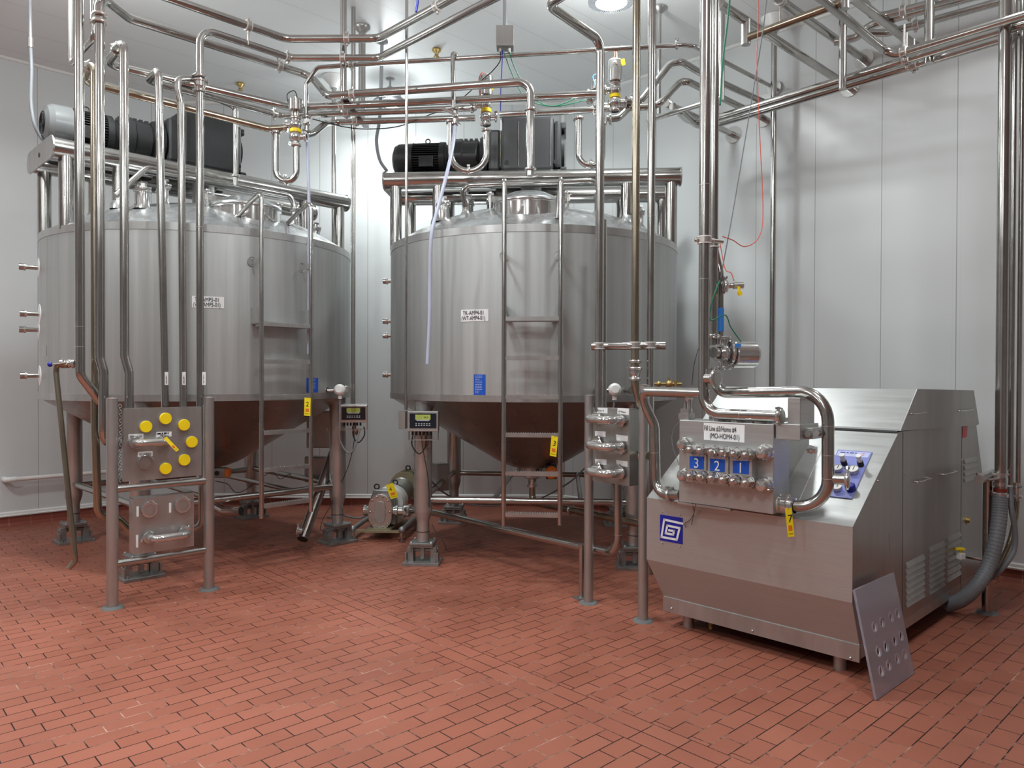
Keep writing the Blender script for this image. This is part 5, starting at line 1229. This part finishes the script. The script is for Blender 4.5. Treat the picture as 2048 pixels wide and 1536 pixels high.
cable('black wires dangling along the braces beneath the left tank', [KY(430, 962, 6.9), KY(455, 968, 7.0), KY(480, 985, 7.1), KY(540, 945, 7.8), KY(560, 958, 7.8), KY(580, 948, 7.8), KY(600, 955, 7.8)], .0035, 'black_rubber')
# ------------------------------------------------------------------ the homogenizer
HO = Vector((.983, 4.805, 0)); HR = math.atan2(-.716, .698)
hm = Thing('homogenizer', 'large stainless homogenizer machine with sloping front and numbered pump head, right foreground', 'machine', HO, HR)
HU, HV = Vector((math.cos(HR), math.sin(HR), 0)), Vector((-math.sin(HR), math.cos(HR), 0))
def onV(px, py, v): return hm.inv @ KP(px, py, HO+HV*v, HV)
def onU(px, py, u): return hm.inv @ KP(px, py, HO+HU*u, HU)
SLN = Vector((0, -.46, .66)).normalized(); SL0 = Vector((0, -.1, .83))
def onS(px, py, off=0): return hm.inv @ KP(px, py, hm.M @ (SL0+SLN*off), hm.M.to_3x3() @ SLN)
u0, u1 = -.065, 1.22
side = [(-.1, .435), (-.1, .83), (.56, 1.29), (2.14, 1.27), (2.31, .9), (2.31, .12), (.02, .12), (0, .19)]
mb = MB(); L = [Vector((0 if z < .2 else u0, v, z)) for v, z in side]; R = [Vector((u1, v, z)) for v, z in side]; n = len(side)
mb.add(L, [tuple(range(n))]); mb.add(R, [tuple(range(n-1, -1, -1))])
for i in range(n):
    j = (i+1) % n; mb.add([L[i], L[j], R[j], R[i]], [(3, 2, 1, 0)])
hm.l('body', mb, 'sheet')
mb = MB(); mb.box((u1/2, .0, .145), (u1+.006, .012, .09)); sk = hm.l('front_skirt', mb, 'satin')
mb = MB(); mb.box((u1-.003, 1.16, .145), (.012, 2.3, .06)); hm.l('side_skirt', mb, 'satin')
for px, py in ((1343, 1217), (1505, 1262), (1701, 1316)):
    q = onV(px, py, -.008); mb = MB(); mb.sphere(q, .008); hm.l('screw', mb, 'polished', sk)
# side cladding slightly proud
mb = MB(); P = [(v, z) for v, z in [(-.1, .435), (-.1, .83), (.56, 1.29), (2.14, 1.27), (2.31, .9), (2.31, .14), (0, .19)]]
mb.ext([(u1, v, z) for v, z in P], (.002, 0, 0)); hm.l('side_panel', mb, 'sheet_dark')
# lid
mb = MB(); lid = [(.55, 1.296), (.565, 1.305), (.84, 1.535), (2.03, 1.515), (2.17, 1.27), (2.14, 1.262)]
mb.ext([(u0-.01, v, z) for v, z in lid], (u1-u0+.022, 0, 0)); ld_ = hm.l('lid', mb, 'sheet', bevel=.004)
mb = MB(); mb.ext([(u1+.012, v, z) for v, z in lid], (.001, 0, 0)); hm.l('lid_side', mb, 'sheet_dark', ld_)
mb = MB(); mb.ext([(u0+.01, v, z) for v, z in [(.545, 1.285), (.55, 1.296), (2.1, 1.265), (2.1, 1.255)]], (u1-u0-.012, 0, 0)); hm.l('lid_gap_shade', mb, 'black_rubber', ld_)  # black strip painted as the shade in the gap under the lid
# feet
for u, v in ((.12, .1), (1.08, .1), (.12, 2.15), (1.08, 2.15)):
    mb = MB(); mb.cyl((u, v, 0.0), (u, v, .13), .034, seg=24); hm.l('foot', mb, 'satin')
mb = MB(); mb.box((u1/2, 1.15, .105), (1.1, 2.2, .02)); hm.l('base_frame', mb, 'red_wood')
mb = MB()
for k in range(14): mb.torus((.27, .12, .03+.007*k), (0, 0, 1), .014, .003, seg=12)
mb.cyl((.27, .12, .02), (.27, .12, .12), .012); hm.l('levelling_screw', mb, 'brass')
# front slope seams
for (a, b) in (((1582, 895), (1584, 992)), ((1546, 905), (1546, 998))):
    pass
A_, B_ = onS(1644, 897, .001), onS(1598, 1000, .001); mb = MB(); mb.quadbox([A_, A_+Vector((.004, 0, 0)), B_+Vector((.004, 0, 0)), B_], SLN*.001); hm.l('panel_seam', mb, 'label_white')
A_, B_ = onS(1576, 880, .001), onS(1576, 1005, .001); mb = MB(); mb.quadbox([A_, A_+Vector((.004, 0, 0)), B_+Vector((.004, 0, 0)), B_], SLN*.001); hm.l('panel_seam', mb, 'ink')
# pump head
v0, v1 = -.20, -.01
a = onV(1358.5, 839.3, v0); b = onV(1546.3, 1029, v0); zt_, zb_ = a.z, b.z; ua, ub = a.x, b.x
mb = MB(); mb.box(((ua+ub)/2, (v0+v1)/2, (zt_+zb_)/2), (ub-ua, v1-v0, zt_-zb_)); hd = hm.l('pump_head', mb, 'sheet', bevel=.004)
mb = MB(); mb.box(((ua+ub)/2, .2, 1.12), (ub-ua-.16, .44, .34)); hm.l('head_neck', mb, 'sheet_dark')
mb = MB(); mb.box(((ua+ub)/2-.13, v0+.02, zb_-.008), (ub-ua-.25, .05, .012)); hm.l('drip_lip', mb, 'satin')
cv = -.265
xs = [1373, 1413, 1415, 1457, 1459, 1504]; zt2 = onV(1373, 891, cv).z; zb2 = onV(1373, 963, cv).z
nutc = [(210, 450), (330, 460), (460, 475), (585, 485), (710, 500), (845, 510), (210, 755), (330, 760), (455, 775), (585, 795), (705, 810), (845, 830)]
nutc = [(1340+x/5.69, 820+y/5.69) for x, y in nutc]
for i in range(3):
    a = onV(xs[2*i], 900, cv).x; b = onV(xs[2*i+1], 900, cv).x
    if i == 2: b += .0
    mb = MB(); mb.box(((a+b)/2, (cv+v0)/2, (zt2+zb2)/2), (b-a, v0-cv, zt2-zb2)); bl_ = hm.l('valve_cover', mb, 'sheet', bevel=.002)
    for k in (2*i, 2*i+1, 2*i+6, 2*i+7):
        q = onV(*nutc[k], -.325); M = Matrix.Translation((q.x, cv, q.z)) @ Vector((0, -1, 0)).to_track_quat('Z', 'Y').to_matrix().to_4x4() @ Matrix.Rotation(k*.4, 4, 'Z')
        mb = MB(); r = .028; pr = [(r+.004, 0), (r+.004, 0), (r+.004, .006), (r+.004, .006), (r, .006), (r, .006), (r, .05), (r, .05), (r*.86, .058), (r*.86, .058), (r*.56, .058)]
        mb.lathe(pr[:6], 20, M); mb.lathe(pr[5:], 6, M, False); 
        nt = hm.l('hex_nut', mb, 'polished', bl_)
        mb = MB(); mb.lathe([(.0155, .05), (.0155, .061), (.0155, .061), (.011, .068), (0, .070)], 18, M); hm.l('stud_end', mb, 'polished', bl_)
    # blue number
    nm = '321'[i]; qd = [((1379, 912), (1408, 913.5), (1407.5, 939), (1379, 936.5)), ((1420, 917), (1450, 919), (1449, 944.5), (1420, 942)), ((1465.5, 921.5), (1498, 922), (1497.5, 949), (1465.5, 946))][i]
    P = [onV(x, y, cv-.0012) for x, y in qd]; mb = MB(); mb.quadbox([P[3], P[2], P[1], P[0]], Vector((0, -.0012, 0))); hm.l('blue_number_label', mb, 'blue_label', bl_)
    c = (P[0]+P[1]+P[2]+P[3])/4; hm.text(nm, c+Vector((-.020, -.002, -.030)), (1, 0, 0), (0, 0, 1), .058, 'label_white', world=False, sx=.95)
for px, py in ((1365, 889), (1365, 951)):
    q = onV(px, py, -.24); mb = MB(); mb.turn((q.x, v0, q.z), (0, -1, 0), [(.042, 0), (.042, .02), (.036, .03), (.034, .05), (.024, .066), (0, .072)], 20); hm.l('cap_nut', mb, 'polished', hd)
for px, py in ((1526, 906), (1526, 971)):
    q = onV(px, py, -.24); mb = MB(); mb.turn((q.x, v0, q.z), (0, -1, 0), [(.046, 0), (.046, .022), (.040, .03), (.038, .055), (.027, .072), (0, .08)], 20); hm.l('cap_nut', mb, 'polished', hd)
P = [onV(x, y, v0-.0012) for x, y in ((1407.5, 845.5), (1489.2, 850.5), (1488.7, 885.2), (1407.7, 879.5))]
mb = MB(); mb.quadbox([P[3], P[2], P[1], P[0]], Vector((0, -.0012, 0))); hm.l('name_sticker', mb, 'label_white', hd)
for s_, fy, wf in (('Fill Line #3/Homo #4', .56, .98), ('(MO-HOM4-01)', .14, .70)):
    up = P[0]-P[3]; rt = P[1]-P[0]; q = P[3]+up*fy+rt*(.5-wf/2)+Vector((0, -.002, 0)); h = up.length*.31; hm.text(s_, q, rt, up, h, 'ink', world=False, sx=rt.length*wf/(len(s_)*h*.74))
# plungers on top
mb = MB(); a = onV(1425, 835, v0+.06); mb.box((ua+.34, .0, zt_+.012), (.40, .2, .024)); hm.l('top_plate', mb, 'sheet_dark')
for px in (1437, 1475, 1522):
    q = onV(px, 838, -.12); mb = MB(); mb.cyl((q.x, -.12, zt_), (q.x, -.12, zt_+.035), .048, seg=28); hm.l('plunger_cap', mb, 'polished', hd)
q = onV(1373, 838, -.12); mb = MB(); mb.box((q.x, -.12, zt_+.018), (.07, .07, .036)); mb.cyl((q.x-.008, -.12, zt_+.03), (q.x-.008, -.12, zt_+.14), .013); mb.cyl((q.x+.022, -.12, zt_+.03), (q.x+.022, -.12, zt_+.12), .010); mb.box((q.x, -.12, zt_+.05), (.055, .05, .03)); hm.l('sensor_block', mb, 'satin', hd)
q = onV(1378, 797, -.12); mb = MB(); mb.turn((q.x, -.12, q.z), (.5, -1, 0), [(0, -.012), (.022, -.012), (.022, .006), (0, .008)], 18); hm.l('small_gauge', mb, 'gauge_face', hd)
mb = MB(); q = onV(1358, 855, v0); mb.turn((q.x, -.15, q.z), (-1, 0, 0), [(.014, 0), (.014, .02), (0, .022)], 8); hm.l('side_bolt', mb, 'label_white', hd)
mb = MB(); q = Vector((ua, -.1, onV(1358, 989, -.1).z)); mb.turn(q, (-1, 0, 0), [(.034, 0), (.034, .03), (.045, .03), (.045, .05)], 24); hm.l('inlet_port', mb, 'polished', hd)
q = Vector((ub, -.12, onV(1546, 1008, -.12).z)); mb = MB(); mb.turn(q, (1, 0, 0), [(.045, 0), (.045, .05), (.05, .055), (.05, .08), (.036, .085)], 24); hm.l('outlet_port', mb, 'polished', hd)
# valve blocks to the right of the head
def hbox(nm, x0, x1, y0, y1, va, vb, mat='sheet', parent=hd, bev=.003):
    a = onV(x0, y0, va); b = onV(x1, y1, va); zb = onV(x0, y1, va).z
    mb = MB(); mb.box(((a.x+b.x)/2, (va+vb)/2, (a.z+zb)/2), (b.x-a.x, vb-va, a.z-zb)); return hm.l(nm, mb, mat, parent, bevel=bev)
hbox('discharge_block', 1575, 1600, 795, 850, -.16, .02)
hbox('valve_block', 1551, 1600, 847, 878, -.19, .04)
hbox('valve_block', 1600, 1625, 855, 877, -.12, .02)
for px, py in ((1616, 868), (1634, 866)):
    q = onV(px, py, -.14); M = Matrix.Translation((q.x, -.12, q.z)) @ Vector((0, -1, 0)).to_track_quat('Z', 'Y').to_matrix().to_4x4()
    mb = MB(); mb.lathe([(.019, 0), (.019, .03), (0, .03)], 6, M, False); hm.l('hex_bolt', mb, 'zinc', hd)
mb = MB(); q = onV(1622, 902, -.08); mb.cyl(q+Vector((-.02, 0, 0)), q+Vector((.03, 0, 0)), .012, seg=10); mb.sphere(q, .016); hm.l('bleed_valve', mb, 'polished', hd)
# emblem plate
P = [onV(x, y, -.1025) for x, y in ((1320, 1029), (1365.2, 1036), (1365, 1088.5), (1320, 1080.5))]
P[3].x = P[0].x; P[2].x = P[1].x; zt3 = (P[0].z+P[1].z)/2; zb3 = (P[2].z+P[3].z)/2
P = [Vector((P[0].x, -.1025, zt3)), Vector((P[1].x, -.1025, zt3)), Vector((P[1].x, -.1025, zb3)), Vector((P[0].x, -.1025, zb3))]
mb = MB(); mb.quadbox([P[3], P[2], P[1], P[0]], Vector((0, -.002, 0))); em = hm.l('emblem_plate', mb, 'blue_deep')
S = [(1.0, .21), (.20, .17), (.08, .86), (.76, .86), (.88, .40), (.34, .38), (.27, .69), (.60, .69), (.64, .55), (.42, .55)]; S = [P[0]+(P[1]-P[0])*x+(P[3]-P[0])*y+Vector((0, -.0022, 0)) for x, y in S]
mb = MB(); hw = .0068
for i in range(len(S)-1):
    a, b = S[i], S[i+1]; d = (b-a).normalized(); nn = Vector((-d.z, 0, d.x))*hw; a = a-d*hw*.9; b = b+d*hw*.9
    mb.quadbox([a-nn, b-nn, b+nn, a+nn], Vector((0, .0004, 0)))
hm.l('emblem_spiral', mb, 'label_white', em)
for x in (.1, .88):
    for q in (P[0], P[3]):
        c = q+(P[1]-P[0])*x+Vector((0, -.002, .016 if q is P[0] else -.016)); mb = MB(); mb.sphere(c, .0045); hm.l('rivet', mb, 'polished', em)
# gauge panel on the slope
P = [onS(x, y, .006) for x, y in ((1676, 899), (1744.5, 904), (1703.5, 997), (1632, 989))]
mb = MB(); mb.quadbox([P[3], P[2], P[1], P[0]], SLN*.005); gp = hm.l('gauge_panel', mb, 'lilac')
Q = [onS(x, y, .0075) for x, y in ((1677, 901), (1741.5, 905.5), (1735.5, 915.5), (1672.5, 911))]; mb = MB(); mb.quadbox([Q[3], Q[2], Q[1], Q[0]], SLN*.001); hm.l('header_strip', mb, 'lilac_light', gp)
dashes(hm, Q[3]+(Q[2]-Q[3])*.04+(Q[0]-Q[3])*.3+SLN*.0006, Q[2]-Q[3], Q[0]-Q[3], (Q[2]-Q[3]).length*.7, (Q[0]-Q[3]).length*.6, 1, 'blue_deep', gp, False)
dashes(hm, Q[3]+(Q[2]-Q[3])*.76+(Q[0]-Q[3])*.2+SLN*.0006, Q[2]-Q[3], Q[0]-Q[3], (Q[2]-Q[3]).length*.2, (Q[0]-Q[3]).length*.6, 2, 'wire_red', gp, False)
for px, py, l in ((1689, 929, .06), (1722, 931, .06)):
    q = onS(px, py, .006); mb = MB(); mb.turn(q, SLN, [(.017, 0), (.017, l*.5), (.012, l*.5), (.012, l*.55)], 18); kb = hm.l('regulator_knob', mb, 'ink', gp)
    mb = MB(); mb.turn(q+SLN*l*.5, SLN, [(.0125, 0), (.0125, l*.5), (.015, l*.55), (.015, l*.7), (0, l*.7)], 18); hm.l('knob_top', mb, 'label_white', gp)
for px, py, r in ((1708, 944, .030), (1677, 941, .026), (1676, 979, .026)):
    q = onS(px, py, .006); mb = MB(); mb.turn(q, SLN, [(r*.9, 0), (r, .012), (r*1.05, .022), (r, .026), (r*.9, .026), (r*.9, .022)], 28); g_ = hm.l('gauge_case', mb, 'polished', gp)
    mb = MB(); mb.turn(q+SLN*.0225, SLN, [(r*.9, 0), (0, .0005)], 28); hm.l('gauge_face', mb, 'gauge_face', gp)
    mb = MB(); up = Vector((0, .82, .57)); mb.quadbox([q+SLN*.0236+Vector((s*.002, 0, 0))+up*z*r*.8 for s, z in ((-1, -.2), (1, -.2), (1, 1), (-1, 1))], SLN*.0006); hm.l('needle', mb, 'ink', gp)
q = onS(1703, 979, .006); mb = MB(); mb.turn(q, SLN, [(.026, 0), (.026, .03), (.02, .036), (0, .036)], 8); hm.l('selector_knob', mb, 'blue_deep', gp)
# side details
u_ = u1+.0025
def sseam(a, b, w_=.003, mat='ink'):
    A, B = onU(*a, u_), onU(*b, u_); d = (B-A).normalized(); nn = Vector((0, -d.z, d.y))*w_/2
    mb = MB(); mb.quadbox([A-nn, B-nn, B+nn, A+nn], Vector((-.0008, 0, 0))); hm.l('door_seam', mb, mat)
sseam((1806, 865), (1805, 1283)); sseam((1924, 851), (1920, 1195))
for a, b in (((1778, 1067), (1804, 1059)), ((1778, 1067), (1779, 1102)), ((1779, 1102), (1804, 1093))): sseam(a, b, .002, 'sheet_dark')
def louvres(x0, x1, yl0, yl1, n, rise):
    for k in range(n):
        y = yl0+(yl1-yl0)*k/(n-1); A = onU(x0, y, u_); v2 = onU(x1, y, u_).y; B = Vector((A.x, v2, A.z)); h = .034
        o_ = Vector((.011, 0, 0))
        mb = MB(); mb.add([A, B, B+U*h, A+U*h, A+o_+U*.004, B+o_+U*.004], [(4, 5, 2, 3), (1, 0, 4, 5)[::-1], (0, 4, 3)[::-1], (1, 2, 5)[::-1]]); hm.l('louvre', mb, 'sheet_dark')
louvres(1811, 1847, 1137, 1216, 7, 0); louvres(1857, 1887, 1106, 1190, 8, 0); louvres(1894, 1920, 1085, 1165, 7, 0); louvres(1928, 1953, 928, 965, 4, 0)
for a, b in (((1821, 828), (1848, 826)), ((1917, 822), (1942, 821)), ((1833, 964), (1859, 962)), ((1886, 949), (1911, 947))):
    A, B = onU(*a, u_+.012), onU(*b, u_+.012); B.z = A.z; mb = MB(); mb.tube([A-Vector((.02, 0, 0)), A+Vector((.014, 0, 0)), B+Vector((.014, 0, 0)), B-Vector((.02, 0, 0))], .0045, .012, 8); hm.l('pull_handle', mb, 'polished')
P = [onU(x, y, u_+.001) for x, y in ((1925, 851), (1935.5, 850), (1934, 874), (1925, 876))]; mb = MB(); mb.quadbox([P[3], P[2], P[1], P[0]], Vector((.001, 0, 0))); hm.l('red_warning_label', mb, 'red_label')
q = onU(1934, 1040, u_); mb = MB(); mb.turn(q, (1, 0, 0), [(.03, 0), (.03, .006), (.02, .006), (.02, .02), (0, .02)], 6); hm.l('square_plug', mb, 'brass')
for px, py in ((1756, 962), (1923, 919), (1809, 948), (1714, 1219), (1904, 1200)):
    q = onU(px, py, u_); mb = MB(); mb.sphere(q, .006); hm.l('screw', mb, 'polished')
# side water valve
q = onU(1921, 1112, u_+.03); t = Thing('water_valve', 'small white-bodied valve with yellow handle on the machine side near the floor', 'valve', hm.M @ q)
W = lambda p: hm.M @ Vector(p)
mb = MB(); mb.box(W(q), (.045, .045, .045), rz=.3); t.w('body', mb, 'label_white', bevel=.006)
mb = MB(); mb.cyl(W(q+Vector((0, -.01, .02))), W(q+Vector((0, -.01, .05))), .008); mb.box(W(q+Vector((0, -.02, .052))), (.06, .03, .012)); t.w('handle', mb, 'yellow')
e_ = KY(1967, 1120, 5.2); mb = MB(); mb.tube([W(q+Vector((-.04, 0, 0))), W(q), e_], .011, .02, 12); t.w('pipe', mb, 'pipe_steel')
# wires on the head
cable('thin black wires hanging below the pump head beside the blue emblem', [hm.M @ onV(1384, 1006, -.215), hm.M @ onV(1388, 1025, -.13), hm.M @ onV(1380, 1040, -.115), hm.M @ onV(1370, 1047, -.11), hm.M @ onV(1372, 1056, -.11)], .0018, 'black_rubber')
cable('second thin wire hanging straight from the pump head', [hm.M @ onV(1391, 1008, -.215), hm.M @ onV(1387, 1030, -.13), hm.M @ onV(1383, 1050, -.115)], .0018, 'black_rubber')
cable('thin lead bowing off the left side of the pump head', [hm.M @ onV(1357, 845, -.2), hm.M @ onV(1346, 862, -.2), hm.M @ onV(1345, 890, -.2), hm.M @ onV(1358, 930, -.2)], .002, 'grey_rubber')
# ------------------------------------------------------------------ leaning perforated plate
import bmesh
BL, BR = KZ(1751, 1400, .004), KZ(1827, 1346, .004); nU = HU
TLp = KP(1718, 1176, HO+HU*(u1+.05), HU); TRp = KP(1794, 1141, HO+HU*(u1+.05), HU)
dB = (BR-BL); upv = ((TLp-BL)+(TRp-BR))/2
upv = upv-dB*(upv.dot(dB)/dB.dot(dB)); BRr = BL+dB
pn = dB.cross(upv).normalized()
if pn.y > 0: pn = -pn
w_, h_ = dB.length, upv.length; ex, ey = dB.normalized(), upv.normalized()
bmx = bmesh.new()
def loop(pts): 
    vs = [bmx.verts.new(p) for p in pts]; return [bmx.edges.new((vs[i], vs[(i+1) % len(vs)])) for i in range(len(vs))]
eds = loop([(0, 0, 0), (w_, 0, 0), (w_, h_, 0), (0, h_, 0)])
hc = []
for x, y in ((850, 615), (910, 580), (983, 537), (1035, 507), (882, 812), (942, 773), (1012, 725), (1063, 687), (905, 968), (964, 922), (1034, 870), (1090, 835)):
    p = KP(1536+x/4, 1100+y/4, BL, pn)-BL; cx, cy = p.dot(ex), p.dot(ey); cx = min(max(cx, .04), w_-.04); hc.append((cx, cy)); eds += loop([(cx+.025*math.cos(2*PI*k/24), cy+.025*math.sin(2*PI*k/24), 0) for k in range(24)])
bmesh.ops.triangle_fill(bmx, use_beauty=True, use_dissolve=False, edges=eds)
# drop faces that closed the holes
for f in list(bmx.faces):
    c = f.calc_center_median()
    if any((c.x-a)**2+(c.y-b)**2 < .02**2 for a, b in hc) and all(any((v.co.x-a)**2+(v.co.y-b)**2 < .027**2 for a, b in hc) for v in f.verts): bmx.faces.remove(f)
me = bpy.data.meshes.new('perforated_plate'); bmx.to_mesh(me); bmx.free(); me.materials.append(MATS['poly_clear'])
po = bpy.data.objects.new('perforated_plate', me); COL.objects.link(po)
ez = ex.cross(ey); po.matrix_world = Matrix(((ex.x, ey.x, ez.x, BL.x), (ex.y, ey.y, ez.y, BL.y), (ex.z, ey.z, ez.z, BL.z), (0, 0, 0, 1)))
for i, (cx, cy) in enumerate(hc):
    mb = MB(); mb.torus((cx, cy, -.0065), (0, 0, 1), .0262, .0016, seg=24); mk('hole_rim', mb, 'label_white', po)
so = po.modifiers.new('thick', 'SOLIDIFY'); so.thickness = .012; so.offset = 0
po['label'] = 'clear greyish plastic plate with twelve round holes leaning against the machine'; po['category'] = 'plate'
# ------------------------------------------------------------------ right edge hoses and post
q = KZ(1974, 1226, 0); t = Thing('support_post', 'floor post behind the big grey hose near the right edge', 'post', q)
ztp = VZ(q, 952); mb = MB(); mb.cyl(q+U*.008, Vector((q.x, q.y, ztp)), .032, seg=24); t.w('post', mb, 'pipe_steel')
mb = MB(); mb.lathe([(.072, 0), (.06, .012), (.032, .016)], 14, Matrix.Translation(q)); t.w('foot_plate', mb, 'grout_grey')
a = KY(1958, 959, 4.85); b = KY(1998, 943, 5.25); mb = MB(); mb.cyl(a, b, .03, seg=24); t.w('cross_arm', mb, 'satin')
mb = MB(); a = KY(1975, 960, 4.93); mb.cyl(a, KY(2000, 957, 4.96), .009); t.w('stay', mb, 'pipe_steel')
t = Thing('flexible_hose', 'big ribbed grey hose curving down from the thickest riser and under the machine', 'hose', KY(1890, 1214, 5.0))
P = smooth_path([KY(2000, 992, 5.0), KY(1999, 1030, 4.98), KY(1992, 1080, 4.95), KY(1978, 1130, 4.93), KY(1955, 1170, 4.9), KY(1925, 1198, 4.95), KY(1895, 1211, 5.05)], 14)
mb = MB(); n = len(P)
for i in range(n-1):
    mb.tube([P[i], P[i+1]], .0455 if i % 2 else .0475, 0, 20, False)
mb.tube(P, .0455, 0, 20); t.w('hose_body', mb, 'grey_rubber')
mb = MB()
for y, r in ((968, .043), (990, .047)): c = KY(2001, y, 5.0); mb.cyl(c-U*.012, c+U*.012, r)
t.w('union_ring', mb, 'polished')
mb = MB()
for y in (980, 999): c = KY(2001, y, 5.0); mb.cyl(c-U*.013, c+U*.013, .042)
t.w('red_gasket', mb, 'silicone_red')
def gh(label, pts, r, mat='grey_rubber'):
    P = smooth_path(pts, 8); mb = MB(); mb.tube(P, r, 0, 14); return one('hose', mb, mat, label, 'hose')
gh('thin grey hose from the thin riser looping back to the machine at the right edge', [KY(2020, 975, 5.1), KY(2023, 1020, 5.05), KY(2030, 1060, 5.05), KY(2028, 1100, 5.05), KY(2010, 1130, 5.0), KY(1990, 1150, 5.0), KY(1968, 1163, 5.05)], .017)
gh('brownish thin hose behind the grey ones at the right edge', [KY(2035, 985, 5.25), KY(2030, 1040, 5.2), KY(2018, 1090, 5.15), KY(2000, 1130, 5.1), KY(1990, 1160, 5.1)], .019, 'pipe_steel_stained')
q = KY(2030, 975, 5.1); t = Thing('ball_valve', 'small valve with a wing clamp on the outermost riser at the right edge', 'valve', q)
mb = MB(); mb.sphere(KY(2033, 975, 5.1), .022); mb.cyl(KY(2033, 965, 5.1), KY(2033, 1000, 5.1), .02); mb.cyl(q, KY(2045, 973, 5.05), .007); t.w('body', mb, 'polished')
mb = MB(); tri_clamp(mb, KY(2033, 993, 5.1), U, .022, .016, True, .3); tri_clamp(mb, KY(2024, 992, 5.1), U, .018, .016, True, .3); t.w('clamp', mb, 'polished')
# black cable hanging at the top with a blue sleeve
cable('blue sleeve hanging over the pipe near the top centre', [KY(836, -8, 5.2), KY(835, 8, 5.2), KY(832, 24, 5.2)], .009, 'blue_deep')
